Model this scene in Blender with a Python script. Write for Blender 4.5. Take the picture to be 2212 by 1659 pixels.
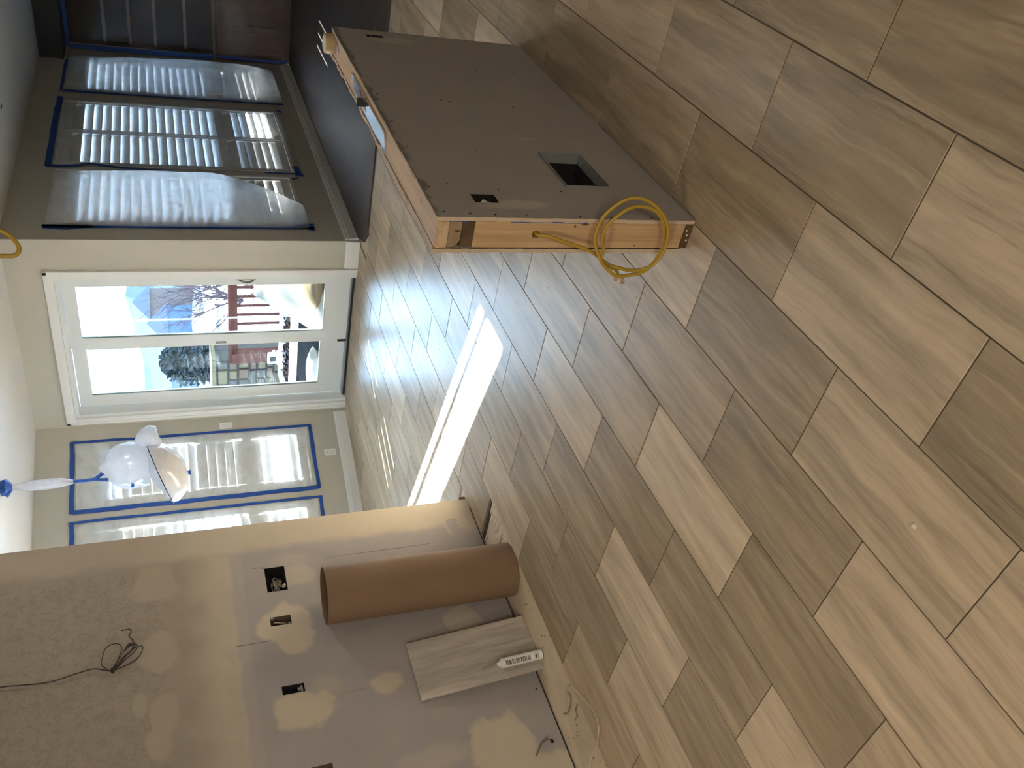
import bpy, bmesh, math, random
from mathutils import Vector, Matrix, noise

random.seed(7)
scene = bpy.context.scene
for o in list(bpy.data.objects):
    bpy.data.objects.remove(o, do_unlink=True)

# ------------------------------------------------------------------ camera
F_PX = 1789.5                                   # focal length in pixels of the 2212 px wide frame
cam_d = bpy.data.cameras.new('camera')
cam_d.sensor_fit = 'HORIZONTAL'
cam_d.sensor_width = 36.0
cam_d.lens = 36.0 * F_PX / 2212.0
cam_d.clip_start = 0.05
cam_d.clip_end = 2000
cam = bpy.data.objects.new('camera', cam_d)
scene.collection.objects.link(cam)
RIGHT = Vector((0.619, -0.783, -0.059)).normalized()
FWD = Vector((0.7129, 0.5924, -0.3758)).normalized()
UP = RIGHT.cross(FWD).normalized()
RIGHT = FWD.cross(UP).normalized()
# the phone was held upright but the picture is stored on its side: image right = world down
cx, cy, cz = -UP, RIGHT, -FWD
cam.matrix_world = Matrix(((cx.x, cy.x, cz.x, 0), (cx.y, cy.y, cz.y, 0), (cx.z, cy.z, cz.z, 1.567), (0, 0, 0, 1)))
scene.camera = cam

# ------------------------------------------------------------------ world, sun, lamps, exposure
SUN_E, SKY_S, EXPO = 80.0, 13.0, 1.80
world = bpy.data.worlds.new('world')
scene.world = world
world.use_nodes = True
wn = world.node_tree
wn.nodes.clear()
w_out = wn.nodes.new('ShaderNodeOutputWorld')
w_bg = wn.nodes.new('ShaderNodeBackground')
w_tc = wn.nodes.new('ShaderNodeTexCoord')
w_sep = wn.nodes.new('ShaderNodeSeparateXYZ')
w_cr = wn.nodes.new('ShaderNodeValToRGB')
w_cr.color_ramp.elements[0].position = 0.0
w_cr.color_ramp.elements[0].color = (0.48, 0.73, 1.0, 1)
w_cr.color_ramp.elements[1].position = 1.0
w_cr.color_ramp.elements[1].color = (0.30, 0.54, 1.0, 1)
wn.links.new(w_tc.outputs['Generated'], w_sep.inputs[0])
wn.links.new(w_sep.outputs['Z'], w_cr.inputs[0])
wn.links.new(w_cr.outputs[0], w_bg.inputs[0])
w_bg.inputs[1].default_value = SKY_S
wn.links.new(w_bg.outputs[0], w_out.inputs[0])

sun_d = bpy.data.lights.new('sun', 'SUN')
sun_d.energy = SUN_E
sun_d.angle = math.radians(0.6)
sun_d.color = (1.0, 0.97, 0.94)
sun = bpy.data.objects.new('sun', sun_d)
scene.collection.objects.link(sun)
SUN_DIR = Vector((0.262 * 0.860, 0.965 * 0.860, 0.508)).normalized()      # towards the sun
sun.rotation_euler = SUN_DIR.to_track_quat('Z', 'Y').to_euler()


def area(name, loc, target, sx, sy, power, col, portal=False):
    d = bpy.data.lights.new(name, 'AREA')
    d.shape = 'RECTANGLE'
    d.size, d.size_y = sx, sy
    d.energy = power
    d.color = col
    o = bpy.data.objects.new(name, d)
    scene.collection.objects.link(o)
    o.location = loc
    o.rotation_euler = (Vector(loc) - Vector(target)).to_track_quat('Z', 'Y').to_euler()
    if portal:
        d.cycles.is_portal = True
    return o


area('portal_door', (6.62, 4.63, 1.25), (5.6, 4.63, 1.25), 2.3, 1.45, 1, (1, 1, 1), True)
# unseen fill lamps added to brighten the left wall, half wall and near floor
area('rear_fill', (-2.7, -1.6, 1.6), (2.0, 2.2, 0.8), 1.6, 1.4, 26, (1.0, 0.91, 0.79))
area('kitchen_fill', (5.0, 1.75, 2.68), (2.2, 3.53, 0.8), 0.5, 0.5, 6.5, (1.0, 0.93, 0.84))
area('rear_warm_fill', (-0.9, 1.6, 2.70), (-0.6, 1.6, 0), 0.5, 0.5, 11, (1.0, 0.80, 0.54))

vs = scene.view_settings
vs.view_transform = 'Standard'
vs.look = 'None'
vs.gamma = 1.0
vs.use_curve_mapping = False
vs.exposure = EXPO
cyc = scene.cycles
cyc.max_bounces = 14
cyc.diffuse_bounces = 8
cyc.glossy_bounces = 4
cyc.transmission_bounces = 6
cyc.transparent_max_bounces = 24
cyc.sample_clamp_indirect = 8.0
cyc.use_denoising = True
cyc.caustics_reflective = False
cyc.caustics_refractive = False

# ------------------------------------------------------------------ helpers
COL = scene.collection
ORG = {}


def N(nt, t, **kw):
    n = nt.nodes.new(t)
    for k, v in kw.items():
        setattr(n, k, v)
    return n


def base_mat(name):
    m = bpy.data.materials.new(name)
    m.use_nodes = True
    nt = m.node_tree
    nt.nodes.clear()
    out = N(nt, 'ShaderNodeOutputMaterial')
    return m, nt, out


def ramp(nt, fac, stops):
    r = N(nt, 'ShaderNodeValToRGB')
    e = r.color_ramp.elements
    while len(e) < len(stops):
        e.new(0.5)
    for i, (p, c) in enumerate(stops):
        e[i].position = p
        e[i].color = (*c, 1) if len(c) == 3 else c
    nt.links.new(fac, r.inputs[0])
    return r.outputs[0]


def grey(v):
    return (v, v, v)


def coords(nt, scale, kind='Object', add=None):
    tc = N(nt, 'ShaderNodeTexCoord')
    mp = N(nt, 'ShaderNodeMapping')
    mp.inputs['Scale'].default_value = scale
    src = tc.outputs[kind]
    if add is not None:
        va = N(nt, 'ShaderNodeVectorMath', operation='ADD')
        nt.links.new(src, va.inputs[0])
        nt.links.new(add, va.inputs[1])
        src = va.outputs[0]
    nt.links.new(src, mp.inputs[0])
    return mp.outputs[0]


def noise_tex(nt, vec, scale=1.0, detail=4.0, rough=0.55, dist=0.0):
    n = N(nt, 'ShaderNodeTexNoise')
    n.inputs['Scale'].default_value = scale
    n.inputs['Detail'].default_value = detail
    n.inputs['Roughness'].default_value = rough
    n.inputs['Distortion'].default_value = dist
    nt.links.new(vec, n.inputs['Vector'])
    return n.outputs['Fac']


def mixc(nt, fac, a, b, mode='MIX'):
    m = N(nt, 'ShaderNodeMix', data_type='RGBA', blend_type=mode)
    for sock, v in ((m.inputs['Factor'], fac), (m.inputs[6], a), (m.inputs[7], b)):
        if hasattr(v, 'is_output'):
            nt.links.new(v, sock)
        elif isinstance(v, (int, float)):
            sock.default_value = v
        else:
            sock.default_value = (*v, 1)
    return m.outputs[2]


def math_n(nt, op, a, b=0.0):
    m = N(nt, 'ShaderNodeMath', operation=op)
    for i, v in enumerate((a, b)):
        if hasattr(v, 'is_output'):
            nt.links.new(v, m.inputs[i])
        else:
            m.inputs[i].default_value = v
    return m.outputs[0]


def principled(nt, out, col, rough=0.6, metal=0.0, spec=0.5, bump=None, bump_s=0.2, bump_d=0.01):
    p = N(nt, 'ShaderNodeBsdfPrincipled')
    if hasattr(col, 'is_output'):
        nt.links.new(col, p.inputs['Base Color'])
    else:
        p.inputs['Base Color'].default_value = (*col, 1)
    if hasattr(rough, 'is_output'):
        nt.links.new(rough, p.inputs['Roughness'])
    else:
        p.inputs['Roughness'].default_value = rough
    p.inputs['Metallic'].default_value = metal
    p.inputs['Specular IOR Level'].default_value = spec
    if bump is not None:
        b = N(nt, 'ShaderNodeBump')
        b.inputs['Strength'].default_value = bump_s
        b.inputs['Distance'].default_value = bump_d
        nt.links.new(bump, b.inputs['Height'])
        nt.links.new(b.outputs[0], p.inputs['Normal'])
    nt.links.new(p.outputs[0], out.inputs[0])
    return p


def plain(name, col, rough=0.6, metal=0.0, spec=0.5, var=0.06, scale=9.0, bump=0.0):
    m, nt, out = base_mat(name)
    v = coords(nt, (scale,) * 3)
    n = noise_tex(nt, v, 1.0, 5)
    c = mixc(nt, n, tuple(x * (1 - var) for x in col), tuple(min(1, x * (1 + var)) for x in col))
    n2 = noise_tex(nt, coords(nt, (scale * 14,) * 3), 1.0, 3) if bump else None
    principled(nt, out, c, rough, metal, spec, n2, bump, 0.004)
    return m


def film(name, tint, clear, gloss=0.12, rough=0.12, trans=0.75):
    """thin plastic sheet: part clear, part milky, a little gloss"""
    m, nt, out = base_mat(name)
    tr = N(nt, 'ShaderNodeBsdfTransparent')
    tr.inputs[0].default_value = (0.97, 0.98, 0.98, 1)
    tl = N(nt, 'ShaderNodeBsdfTranslucent')
    tl.inputs[0].default_value = (*tint, 1)
    df = N(nt, 'ShaderNodeBsdfDiffuse')
    df.inputs[0].default_value = (*tint, 1)
    gl = N(nt, 'ShaderNodeBsdfGlossy')
    gl.inputs[0].default_value = (0.9, 0.9, 0.9, 1)
    gl.inputs['Roughness'].default_value = rough
    milk = N(nt, 'ShaderNodeMixShader')
    milk.inputs[0].default_value = trans
    nt.links.new(df.outputs[0], milk.inputs[1])
    nt.links.new(tl.outputs[0], milk.inputs[2])
    v = coords(nt, (3.0, 3.0, 5.0))
    n = noise_tex(nt, v, 1.0, 5, 0.6, 1.2)
    fac = ramp(nt, n, [(0.25, grey(max(0, clear - 0.14))), (0.75, grey(min(1, clear + 0.14)))])
    a = N(nt, 'ShaderNodeMixShader')
    nt.links.new(fac, a.inputs[0])
    nt.links.new(milk.outputs[0], a.inputs[1])
    nt.links.new(tr.outputs[0], a.inputs[2])
    b = N(nt, 'ShaderNodeMixShader')
    b.inputs[0].default_value = gloss
    nt.links.new(a.outputs[0], b.inputs[1])
    nt.links.new(gl.outputs[0], b.inputs[2])
    nt.links.new(b.outputs[0], out.inputs[0])
    return m


def glass(name, tint):
    m, nt, out = base_mat(name)
    tr = N(nt, 'ShaderNodeBsdfTransparent')
    tr.inputs[0].default_value = (*tint, 1)
    gl = N(nt, 'ShaderNodeBsdfGlossy')
    gl.inputs['Roughness'].default_value = 0.02
    fr = N(nt, 'ShaderNodeFresnel')
    fr.inputs[0].default_value = 1.45
    mx = N(nt, 'ShaderNodeMixShader')
    nt.links.new(fr.outputs[0], mx.inputs[0])
    nt.links.new(tr.outputs[0], mx.inputs[1])
    nt.links.new(gl.outputs[0], mx.inputs[2])
    nt.links.new(mx.outputs[0], out.inputs[0])
    return m


def tile_material(name, dark, light, bright=1.0):
    """vein-cut stone-look porcelain: streaks along the tile, tone from the tile's own attribute"""
    m, nt, out = base_mat(name)
    at = N(nt, 'ShaderNodeAttribute', attribute_type='OBJECT', attribute_name='tone')
    sd = N(nt, 'ShaderNodeAttribute', attribute_type='OBJECT', attribute_name='seed')
    cmb = N(nt, 'ShaderNodeCombineXYZ')
    for i in range(3):
        nt.links.new(sd.outputs['Fac'], cmb.inputs[i])
    off = cmb.outputs[0]
    # wavy distortion of the streaks
    wob = noise_tex(nt, coords(nt, (3.0, 5.0, 5.0), add=off), 1.0, 3)
    wv = N(nt, 'ShaderNodeCombineXYZ')
    nt.links.new(math_n(nt, 'MULTIPLY', math_n(nt, 'SUBTRACT', wob, 0.5), 0.055), wv.inputs[1])
    va = N(nt, 'ShaderNodeVectorMath', operation='ADD')
    nt.links.new(off, va.inputs[0])
    nt.links.new(wv.outputs[0], va.inputs[1])
    offw = va.outputs[0]
    broad = noise_tex(nt, coords(nt, (1.5, 13.0, 5.0), add=offw), 1.0, 3, 0.5)
    mid = noise_tex(nt, coords(nt, (3.5, 44.0, 5.0), add=offw), 1.0, 5, 0.6)
    fine = noise_tex(nt, coords(nt, (14.0, 230.0, 5.0), add=offw), 1.0, 4, 0.65)
    blot = noise_tex(nt, coords(nt, (9.0, 16.0, 5.0), add=off), 1.0, 5, 0.6)
    vein = noise_tex(nt, coords(nt, (1.1, 20.0, 5.0), add=offw), 1.0, 6, 0.62)
    hairs = noise_tex(nt, coords(nt, (2.4, 62.0, 5.0), add=offw), 1.0, 5, 0.6)
    c = mixc(nt, at.outputs['Fac'], dark, light)
    k = math_n(nt, 'ADD', math_n(nt, 'MULTIPLY', ramp(nt, broad, [(0.30, grey(0)), (0.70, grey(1))]), 0.46),
               math_n(nt, 'MULTIPLY', ramp(nt, mid, [(0.27, grey(0)), (0.73, grey(1))]), 0.40))
    k = math_n(nt, 'ADD', k, math_n(nt, 'MULTIPLY', fine, 0.22))
    k = math_n(nt, 'ADD', k, math_n(nt, 'MULTIPLY', blot, 0.24))
    k = math_n(nt, 'ADD', k, 0.36)
    c = mixc(nt, 1.0, c, k, 'MULTIPLY')
    lightv = ramp(nt, vein, [(0.54, grey(0)), (0.585, grey(0.55)), (0.62, grey(0.05)), (1, grey(0))])
    c = mixc(nt, math_n(nt, 'MULTIPLY', lightv, 0.42), c, tuple(min(1, x * 1.12) for x in light))
    darkv = ramp(nt, hairs, [(0.30, grey(0.85)), (0.37, grey(0))])
    c = mixc(nt, math_n(nt, 'MULTIPLY', darkv, 0.34), c, tuple(x * 0.55 for x in dark))
    # grey / brown hue drift
    hue = noise_tex(nt, coords(nt, (1.2, 5.0, 5.0), add=off), 1.0, 2)
    c = mixc(nt, math_n(nt, 'MULTIPLY', hue, 0.5), c, mixc(nt, 1.0, c, (0.92, 0.98, 1.07), 'MULTIPLY'))
    if bright != 1.0:
        c = mixc(nt, 1.0, c, grey(bright), 'MULTIPLY')
    r = ramp(nt, mid, [(0.3, grey(0.36)), (0.7, grey(0.42))])
    hb = math_n(nt, 'ADD', mid, math_n(nt, 'MULTIPLY', fine, 0.5))
    principled(nt, out, c, r, 0, 0.27, hb, 0.012, 0.002)
    return m


def wood(name, dark, light, scale=(2.0, 2.0, 30.0), rough=0.6, knots=True, spec=0.4):
    m, nt, out = base_mat(name)
    v = coords(nt, scale)
    a = noise_tex(nt, v, 1.0, 5, 0.6, 0.6)
    b = noise_tex(nt, coords(nt, tuple(s * 4 for s in scale)), 1.0, 4, 0.6)
    k = math_n(nt, 'ADD', math_n(nt, 'MULTIPLY', a, 0.7), math_n(nt, 'MULTIPLY', b, 0.3))
    c = ramp(nt, k, [(0.32, dark), (0.62, light)])
    if knots:
        kn = noise_tex(nt, coords(nt, (7, 7, 9)), 1.0, 2)
        c = mixc(nt, ramp(nt, kn, [(0.66, grey(0)), (0.74, grey(0.8))]), c, tuple(x * 0.35 for x in dark))
    principled(nt, out, c, rough, 0, spec, k, 0.15, 0.003)
    return m


def painted_board(name):
    """drywall board: paper colour, joint compound and old paint from the mesh's own wear attributes"""
    m, nt, out = base_mat(name)
    mud = N(nt, 'ShaderNodeAttribute', attribute_name='mud').outputs['Fac']
    skim = N(nt, 'ShaderNodeAttribute', attribute_name='skim').outputs['Fac']
    speck = N(nt, 'ShaderNodeAttribute', attribute_name='speck').outputs['Fac']
    stain_dark = N(nt, 'ShaderNodeAttribute', attribute_name='stain_dark').outputs['Fac']
    v = coords(nt, (6, 6, 6))
    n = noise_tex(nt, v, 1.0, 5)
    n2 = noise_tex(nt, coords(nt, (70, 70, 70)), 1.0, 4, 0.7)
    n3 = noise_tex(nt, coords(nt, (26, 26, 26)), 1.0, 5, 0.7)
    paper = mixc(nt, n, (0.355, 0.330, 0.328), (0.420, 0.395, 0.393))
    old = mixc(nt, n, (0.315, 0.280, 0.235), (0.370, 0.330, 0.278))
    sp = ramp(nt, math_n(nt, 'ADD', math_n(nt, 'MULTIPLY', n2, 0.5), math_n(nt, 'MULTIPLY', n3, 0.5)), [(0.42, grey(1)), (0.53, grey(0))])
    old = mixc(nt, math_n(nt, 'MULTIPLY', math_n(nt, 'MULTIPLY', sp, speck), 0.36), old, (0.17, 0.155, 0.13))
    mudc = mixc(nt, n, (0.520, 0.465, 0.370), (0.600, 0.540, 0.440))
    c = mixc(nt, skim, paper, old)
    c = mixc(nt, mud, c, mudc)
    c = mixc(nt, stain_dark, c, (0.09, 0.078, 0.066))
    principled(nt, out, c, 0.85, 0, 0.25, n2, 0.06, 0.002)
    return m


class MB:
    """collects vertices and faces in world coordinates (through an optional transform)"""
    def __init__(self, xf=None):
        self.v, self.f, self.xf = [], [], xf

    def add(self, verts, faces):
        b = len(self.v)
        self.v += [Vector(self.xf(*p)) if self.xf else Vector(p) for p in verts]
        self.f += [tuple(b + i for i in f) for f in faces]
        return self

    def box(self, x0, x1, y0, y1, z0, z1):
        return self.add([(x0, y0, z0), (x1, y0, z0), (x1, y1, z0), (x0, y1, z0), (x0, y0, z1), (x1, y0, z1), (x1, y1, z1), (x0, y1, z1)],
                        [(0, 3, 2, 1), (4, 5, 6, 7), (0, 1, 5, 4), (1, 2, 6, 5), (2, 3, 7, 6), (3, 0, 4, 7)])

    def prism(self, poly, z0, z1, inset=0.0, chamf=0.0):
        """vertical prism over a convex polygon, its top edge chamfered"""
        n = len(poly)
        c = Vector((sum(p[0] for p in poly) / n, sum(p[1] for p in poly) / n))
        vs_ = [(p[0], p[1], z0) for p in poly]
        if chamf > 0:
            vs_ += [(p[0], p[1], z1 - chamf) for p in poly]
            for p in poly:
                d = c - Vector(p[:2])
                l = d.length or 1
                vs_.append((p[0] + d.x / l * chamf * 1.4, p[1] + d.y / l * chamf * 1.4, z1))
            fs = [tuple(range(n))[::-1], tuple(range(2 * n, 3 * n))]
            for k in (0, n):
                fs += [(k + i, k + (i + 1) % n, k + n + (i + 1) % n, k + n + i) for i in range(n)]
        else:
            vs_ += [(p[0], p[1], z1) for p in poly]
            fs = [tuple(range(n))[::-1], tuple(range(n, 2 * n))]
            fs += [(i, (i + 1) % n, n + (i + 1) % n, n + i) for i in range(n)]
        return self.add(vs_, fs)

    def tube(self, pts, r, sides=8, closed=False, caps=True):
        pts = [Vector(p) for p in pts]
        n = len(pts)
        rs = r if isinstance(r, (list, tuple)) else [r] * n
        t0 = (pts[1] - pts[0]).normalized()
        nrm = t0.orthogonal().normalized()
        verts, faces = [], []
        for i, p in enumerate(pts):
            if i == 0:
                t = t0
            elif i == n - 1:
                t = (pts[i] - pts[i - 1]).normalized()
            else:
                t = (pts[i + 1] - pts[i - 1]).normalized()
            nrm = (nrm - t * nrm.dot(t))
            nrm = nrm.normalized() if nrm.length > 1e-6 else t.orthogonal().normalized()
            bn = t.cross(nrm)
            for k in range(sides):
                a = 2 * math.pi * k / sides
                verts.append(tuple(p + nrm * (math.cos(a) * rs[i]) + bn * (math.sin(a) * rs[i])))
        for i in range(n - 1):
            for k in range(sides):
                k2 = (k + 1) % sides
                faces.append((i * sides + k, i * sides + k2, (i + 1) * sides + k2, (i + 1) * sides + k))
        if caps:
            faces.append(tuple(range(sides))[::-1])
            faces.append(tuple(range((n - 1) * sides, n * sides)))
        return self.add(verts, faces)

    def lathe(self, prof, org, sides=24, axis=None, wob=None):
        """profile [(r, h)] turned about an axis through org"""
        ax = Vector(axis or (0, 0, 1)).normalized()
        u = ax.orthogonal().normalized()
        w = ax.cross(u)
        o = Vector(org)
        verts, faces = [], []
        for j, (r, h) in enumerate(prof):
            for k in range(sides):
                a = 2 * math.pi * k / sides
                rr = r * (wob(j, a) if wob else 1.0)
                verts.append(tuple(o + ax * h + u * (math.cos(a) * rr) + w * (math.sin(a) * rr)))
        for j in range(len(prof) - 1):
            for k in range(sides):
                k2 = (k + 1) % sides
                faces.append((j * sides + k, j * sides + k2, (j + 1) * sides + k2, (j + 1) * sides + k))
        return self.add(verts, faces)

    def cap_last(self, sides):
        n = len(self.v)
        self.f.append(tuple(range(n - sides, n)))
        return self

    def build(self, name, mat, parent=None, smooth=False, bevel=0.0, origin=None):
        org = ORG.get(parent.name, Vector((0, 0, 0))) if parent else Vector(origin or (0, 0, 0))
        me = bpy.data.meshes.new(name)
        me.from_pydata([tuple(p - org) for p in self.v], [], self.f)
        bm = bmesh.new()
        bm.from_mesh(me)
        bmesh.ops.recalc_face_normals(bm, faces=bm.faces)
        if bevel > 0:
            bmesh.ops.bevel(bm, geom=[e for e in bm.edges], offset=bevel, segments=2, affect='EDGES', clamp_overlap=True)
        bm.to_mesh(me)
        bm.free()
        if smooth:
            for p in me.polygons:
                p.use_smooth = True
        if mat:
            me.materials.append(mat)
        o = bpy.data.objects.new(name, me)
        COL.objects.link(o)
        if parent:
            o.parent = parent
        else:
            o.location = org
        ORG[o.name] = org
        return o


def box(name, mat, x0, x1, y0, y1, z0, z1, parent=None, bevel=0.0):
    return MB().box(x0, x1, y0, y1, z0, z1).build(name, mat, parent, bevel=bevel)


def smooth_by_angle(o, deg=40):
    me = o.data
    for p in me.polygons:
        p.use_smooth = True
    bm = bmesh.new()
    bm.from_mesh(me)
    for e in bm.edges:
        if len(e.link_faces) == 2 and e.calc_face_angle(0) > math.radians(deg):
            e.smooth = False
    bm.to_mesh(me)
    bm.free()
    return o


def tag(o, label=None, cat=None, group=None, kind=None):
    if label:
        o['label'] = label
    if cat:
        o['category'] = cat
    if group:
        o['group'] = group
    if kind:
        o['kind'] = kind
    return o


def thing(name, label, cat, loc, group=None):
    o = bpy.data.objects.new(name, None)
    COL.objects.link(o)
    o.location = loc
    o.empty_display_size = 0.1
    ORG[o.name] = Vector(loc)
    return tag(o, label, cat, group)


def struct(name, loc=(0, 0, 0), label=None):
    o = bpy.data.objects.new(name, None)
    COL.objects.link(o)
    o.location = loc
    ORG[o.name] = Vector(loc)
    return tag(o, label, kind='structure')


def spline(pts, sub=6):
    """Catmull-Rom through the points"""
    P = [Vector(p) for p in pts]
    out = []
    for i in range(len(P) - 1):
        p0, p1, p2, p3 = P[max(i - 1, 0)], P[i], P[i + 1], P[min(i + 2, len(P) - 1)]
        for k in range(sub):
            t = k / sub
            out.append(0.5 * ((2 * p1) + (p2 - p0) * t + (2 * p0 - 5 * p1 + 4 * p2 - p3) * t * t + (3 * p1 - p0 - 3 * p2 + p3) * t ** 3))
    out.append(P[-1])
    return [tuple(p) for p in out]


def clip(poly, a, b, c):
    """keep the side a*x + b*y + c >= 0 of a convex polygon"""
    out = []
    for i in range(len(poly)):
        p, q = poly[i], poly[(i + 1) % len(poly)]
        dp, dq = a * p[0] + b * p[1] + c, a * q[0] + b * q[1] + c
        if dp >= 0:
            out.append(p)
        if (dp >= 0) != (dq >= 0):
            t = dp / (dp - dq)
            out.append((p[0] + (q[0] - p[0]) * t, p[1] + (q[1] - p[1]) * t))
    return out


# ------------------------------------------------------------------ materials
M_TILE = tile_material('tile_porcelain', (0.222, 0.170, 0.109), (0.548, 0.444, 0.320))
M_SPARE = tile_material('spare_tile_lit', (0.300, 0.270, 0.232), (0.560, 0.515, 0.450))  # paler, greyer copy of the tile colour, standing in for the light there
M_JOINT = plain('joint_grey', (0.16, 0.145, 0.13), 0.9)
M_GROUT = plain('grout', (0.115, 0.098, 0.078), 0.9, var=0.2)
M_SLAB = plain('slab_mortar', (0.60, 0.52, 0.395), 0.9, var=0.18, scale=7, bump=0.4)
M_DARKGAP = plain('dark_gap', (0.03, 0.027, 0.024), 0.9)
M_WALL = plain('wall_paint', (0.540, 0.525, 0.465), 0.75, spec=0.3, var=0.02)
M_WALLK = M_WALL
M_TRIM = plain('trim_paint', (0.80, 0.81, 0.81), 0.4, var=0.02)
M_CEIL = plain('ceiling_paint', (0.74, 0.73, 0.71), 0.9, spec=0.2, var=0.02)
M_BOARD = painted_board('drywall_board')
M_GYPS = plain('gypsum_edge', (0.52, 0.42, 0.31), 0.9, var=0.2, scale=30)
M_PINE = wood('pine', (0.38, 0.245, 0.125), (0.58, 0.40, 0.225), (34.0, 34.0, 1.6))
M_PINEX = wood('pine_plate', (0.40, 0.275, 0.165), (0.60, 0.44, 0.29), (1.6, 34.0, 34.0))
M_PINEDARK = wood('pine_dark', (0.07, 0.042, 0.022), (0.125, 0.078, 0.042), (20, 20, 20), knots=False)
M_PINEND = wood('pine_end', (0.24, 0.165, 0.09), (0.34, 0.245, 0.145), (12, 25, 25), knots=False)
M_TAPE = plain('blue_tape', (0.012, 0.070, 0.330), 0.6, var=0.15, scale=20)
M_CARD = plain('cardboard', (0.235, 0.155, 0.098), 0.85, var=0.06, scale=5)
M_CARDIN = plain('cardboard_inside', (0.16, 0.100, 0.060), 0.9)
M_YELLOW = plain('yellow_cable', (0.41, 0.27, 0.030), 0.45, var=0.1, scale=25)
M_BROWNW = plain('brown_wire', (0.040, 0.028, 0.020), 0.6)
M_VOID = plain('void', (0.008, 0.007, 0.006), 0.95)
M_STEEL = plain('galvanised', (0.36, 0.375, 0.36), 0.5, 0.55, var=0.2, scale=30)
M_VINYL = plain('vinyl_white', (0.76, 0.80, 0.81), 0.35, var=0.02)
M_SHUT = plain('shutter_white', (0.74, 0.75, 0.75), 0.4, var=0.02)
M_GLASS = glass('window_glass', (0.95, 0.97, 0.965))
M_DGLASS = glass('door_glass', (0.76, 0.80, 0.795))
M_SEAL = plain('glass_edge_green', (0.17, 0.25, 0.22), 0.3)
M_BRONZE = plain('handle_metal', (0.24, 0.20, 0.165), 0.35, 0.8)
M_SILL = plain('sill_grey', (0.27, 0.30, 0.33), 0.5, 0.2)
M_BLACK = plain('black_rubber', (0.018, 0.017, 0.016), 0.6)
M_PLATE = plain('cover_plate', (0.83, 0.84, 0.82), 0.35, var=0.01)
M_FILMC = film('film_clear', (0.80, 0.81, 0.82), 0.80, 0.07, 0.12)
M_FILMM = film('film_milky', (0.92, 0.93, 0.94), 0.42, 0.06, 0.2, 0.82)
M_FILMW = film('film_white', (0.93, 0.94, 0.95), 0.20, 0.05, 0.25, 0.85)
M_FILMB = film('film_bay', (0.86, 0.89, 0.89), 0.50, 0.05, 0.2, 0.6)
M_BAG = film('bag_plastic', (0.82, 0.82, 0.85), 0.20, 0.10, 0.15, 0.5)
M_FILMK = film('film_bookcase', (0.80, 0.81, 0.82), 0.94, 0.035, 0.15)
M_FILMX = film('film_scrap', (0.80, 0.78, 0.70), 0.93, 0.05, 0.15)
M_CAB = wood('cabinet_wood', (0.090, 0.046, 0.032), (0.150, 0.080, 0.055), (2.0, 22.0, 2.0), 0.4, knots=False)
M_CABIN = wood('cabinet_inside', (0.022, 0.012, 0.009), (0.035, 0.020, 0.014), (2, 20, 2), 0.5, knots=False)
M_SHELF = wood('shelf_edge', (0.17, 0.105, 0.078), (0.24, 0.155, 0.115), (2, 20, 2), 0.5, knots=False)
M_TEAL = plain('cornice_dark', (0.030, 0.042, 0.046), 0.6)
M_HARD = wood('dark_hardwood', (0.034, 0.025, 0.023), (0.062, 0.048, 0.045), (1.6, 22, 5), 0.50, knots=False)
M_NOSE = wood('dark_nosing', (0.045, 0.026, 0.020), (0.075, 0.046, 0.036), (20, 2, 4), 0.5, knots=False)
M_SNOW = plain('snow', (0.86, 0.88, 0.92), 0.8, 0.0, 0.0, var=0.04, scale=1.2)
M_DECK = wood('deck_boards', (0.20, 0.15, 0.12), (0.32, 0.25, 0.21), (2, 20, 4), 0.8, knots=False)
M_RED = wood('redwood_stain', (0.017, 0.0068, 0.0058), (0.026, 0.0112, 0.0096), (3, 3, 20), 0.6, knots=False, spec=0.0)
M_STONE = plain('tan_stone', (0.040, 0.035, 0.023), 0.9, 0.0, 0.0, var=0.3, scale=14, bump=0.5)
M_STONE2 = plain('brown_stone', (0.036, 0.027, 0.020), 0.9, 0.0, 0.0, var=0.3, scale=14, bump=0.5)
M_STONE3 = plain('grey_stone', (0.027, 0.027, 0.025), 0.9, 0.0, 0.0, var=0.3, scale=14, bump=0.5)
M_MORTAR = plain('stone_mortar', (0.016, 0.016, 0.015), 0.95, 0.0, 0.0, var=0.15)
M_CONC = plain('white_concrete', (0.30, 0.30, 0.295), 0.6, 0.0, 0.0, var=0.04)
M_LAVA = plain('lava_rock', (0.012, 0.007, 0.0075), 0.95, 0.0, 0.0, var=0.4, scale=30)
M_CHAR = plain('charcoal_panel', (0.010, 0.0115, 0.014), 0.6, 0.0, 0.0, var=0.2)
M_CLOTH = plain('white_cloth', (0.10, 0.10, 0.094), 0.9, 0.0, 0.0, var=0.04, scale=4)
M_TAN = plain('tan_cloth', (0.045, 0.036, 0.024), 0.9, 0.0, 0.0, var=0.15, scale=4)
M_WICKER = plain('dark_wicker', (0.006, 0.0055, 0.0055), 0.8, 0.0, 0.0, var=0.4, scale=60)
M_BARK = plain('bark', (0.016, 0.012, 0.013), 0.9, 0.0, 0.0, var=0.2, scale=6)
M_EVER = plain('evergreen', (0.008, 0.0105, 0.0105), 0.9, 0.0, 0.0, var=0.4, scale=3)
M_HILL = plain('far_hill', (0.026, 0.034, 0.050), 0.95, 0.0, 0.0, var=0.2, scale=0.05)
M_SLOPE = plain('dry_slope', (0.034, 0.035, 0.038), 0.95, 0.0, 0.0, var=0.5, scale=0.5)
M_HOUSEA = plain('house_wall_blue', (0.024, 0.034, 0.050), 0.9, 0.0, 0.0)
M_HOUSEB = plain('house_wall_tan', (0.034, 0.026, 0.023), 0.9, 0.0, 0.0)
M_ROOFS = plain('house_roof', (0.030, 0.033, 0.041), 0.9, 0.0, 0.0)
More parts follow.
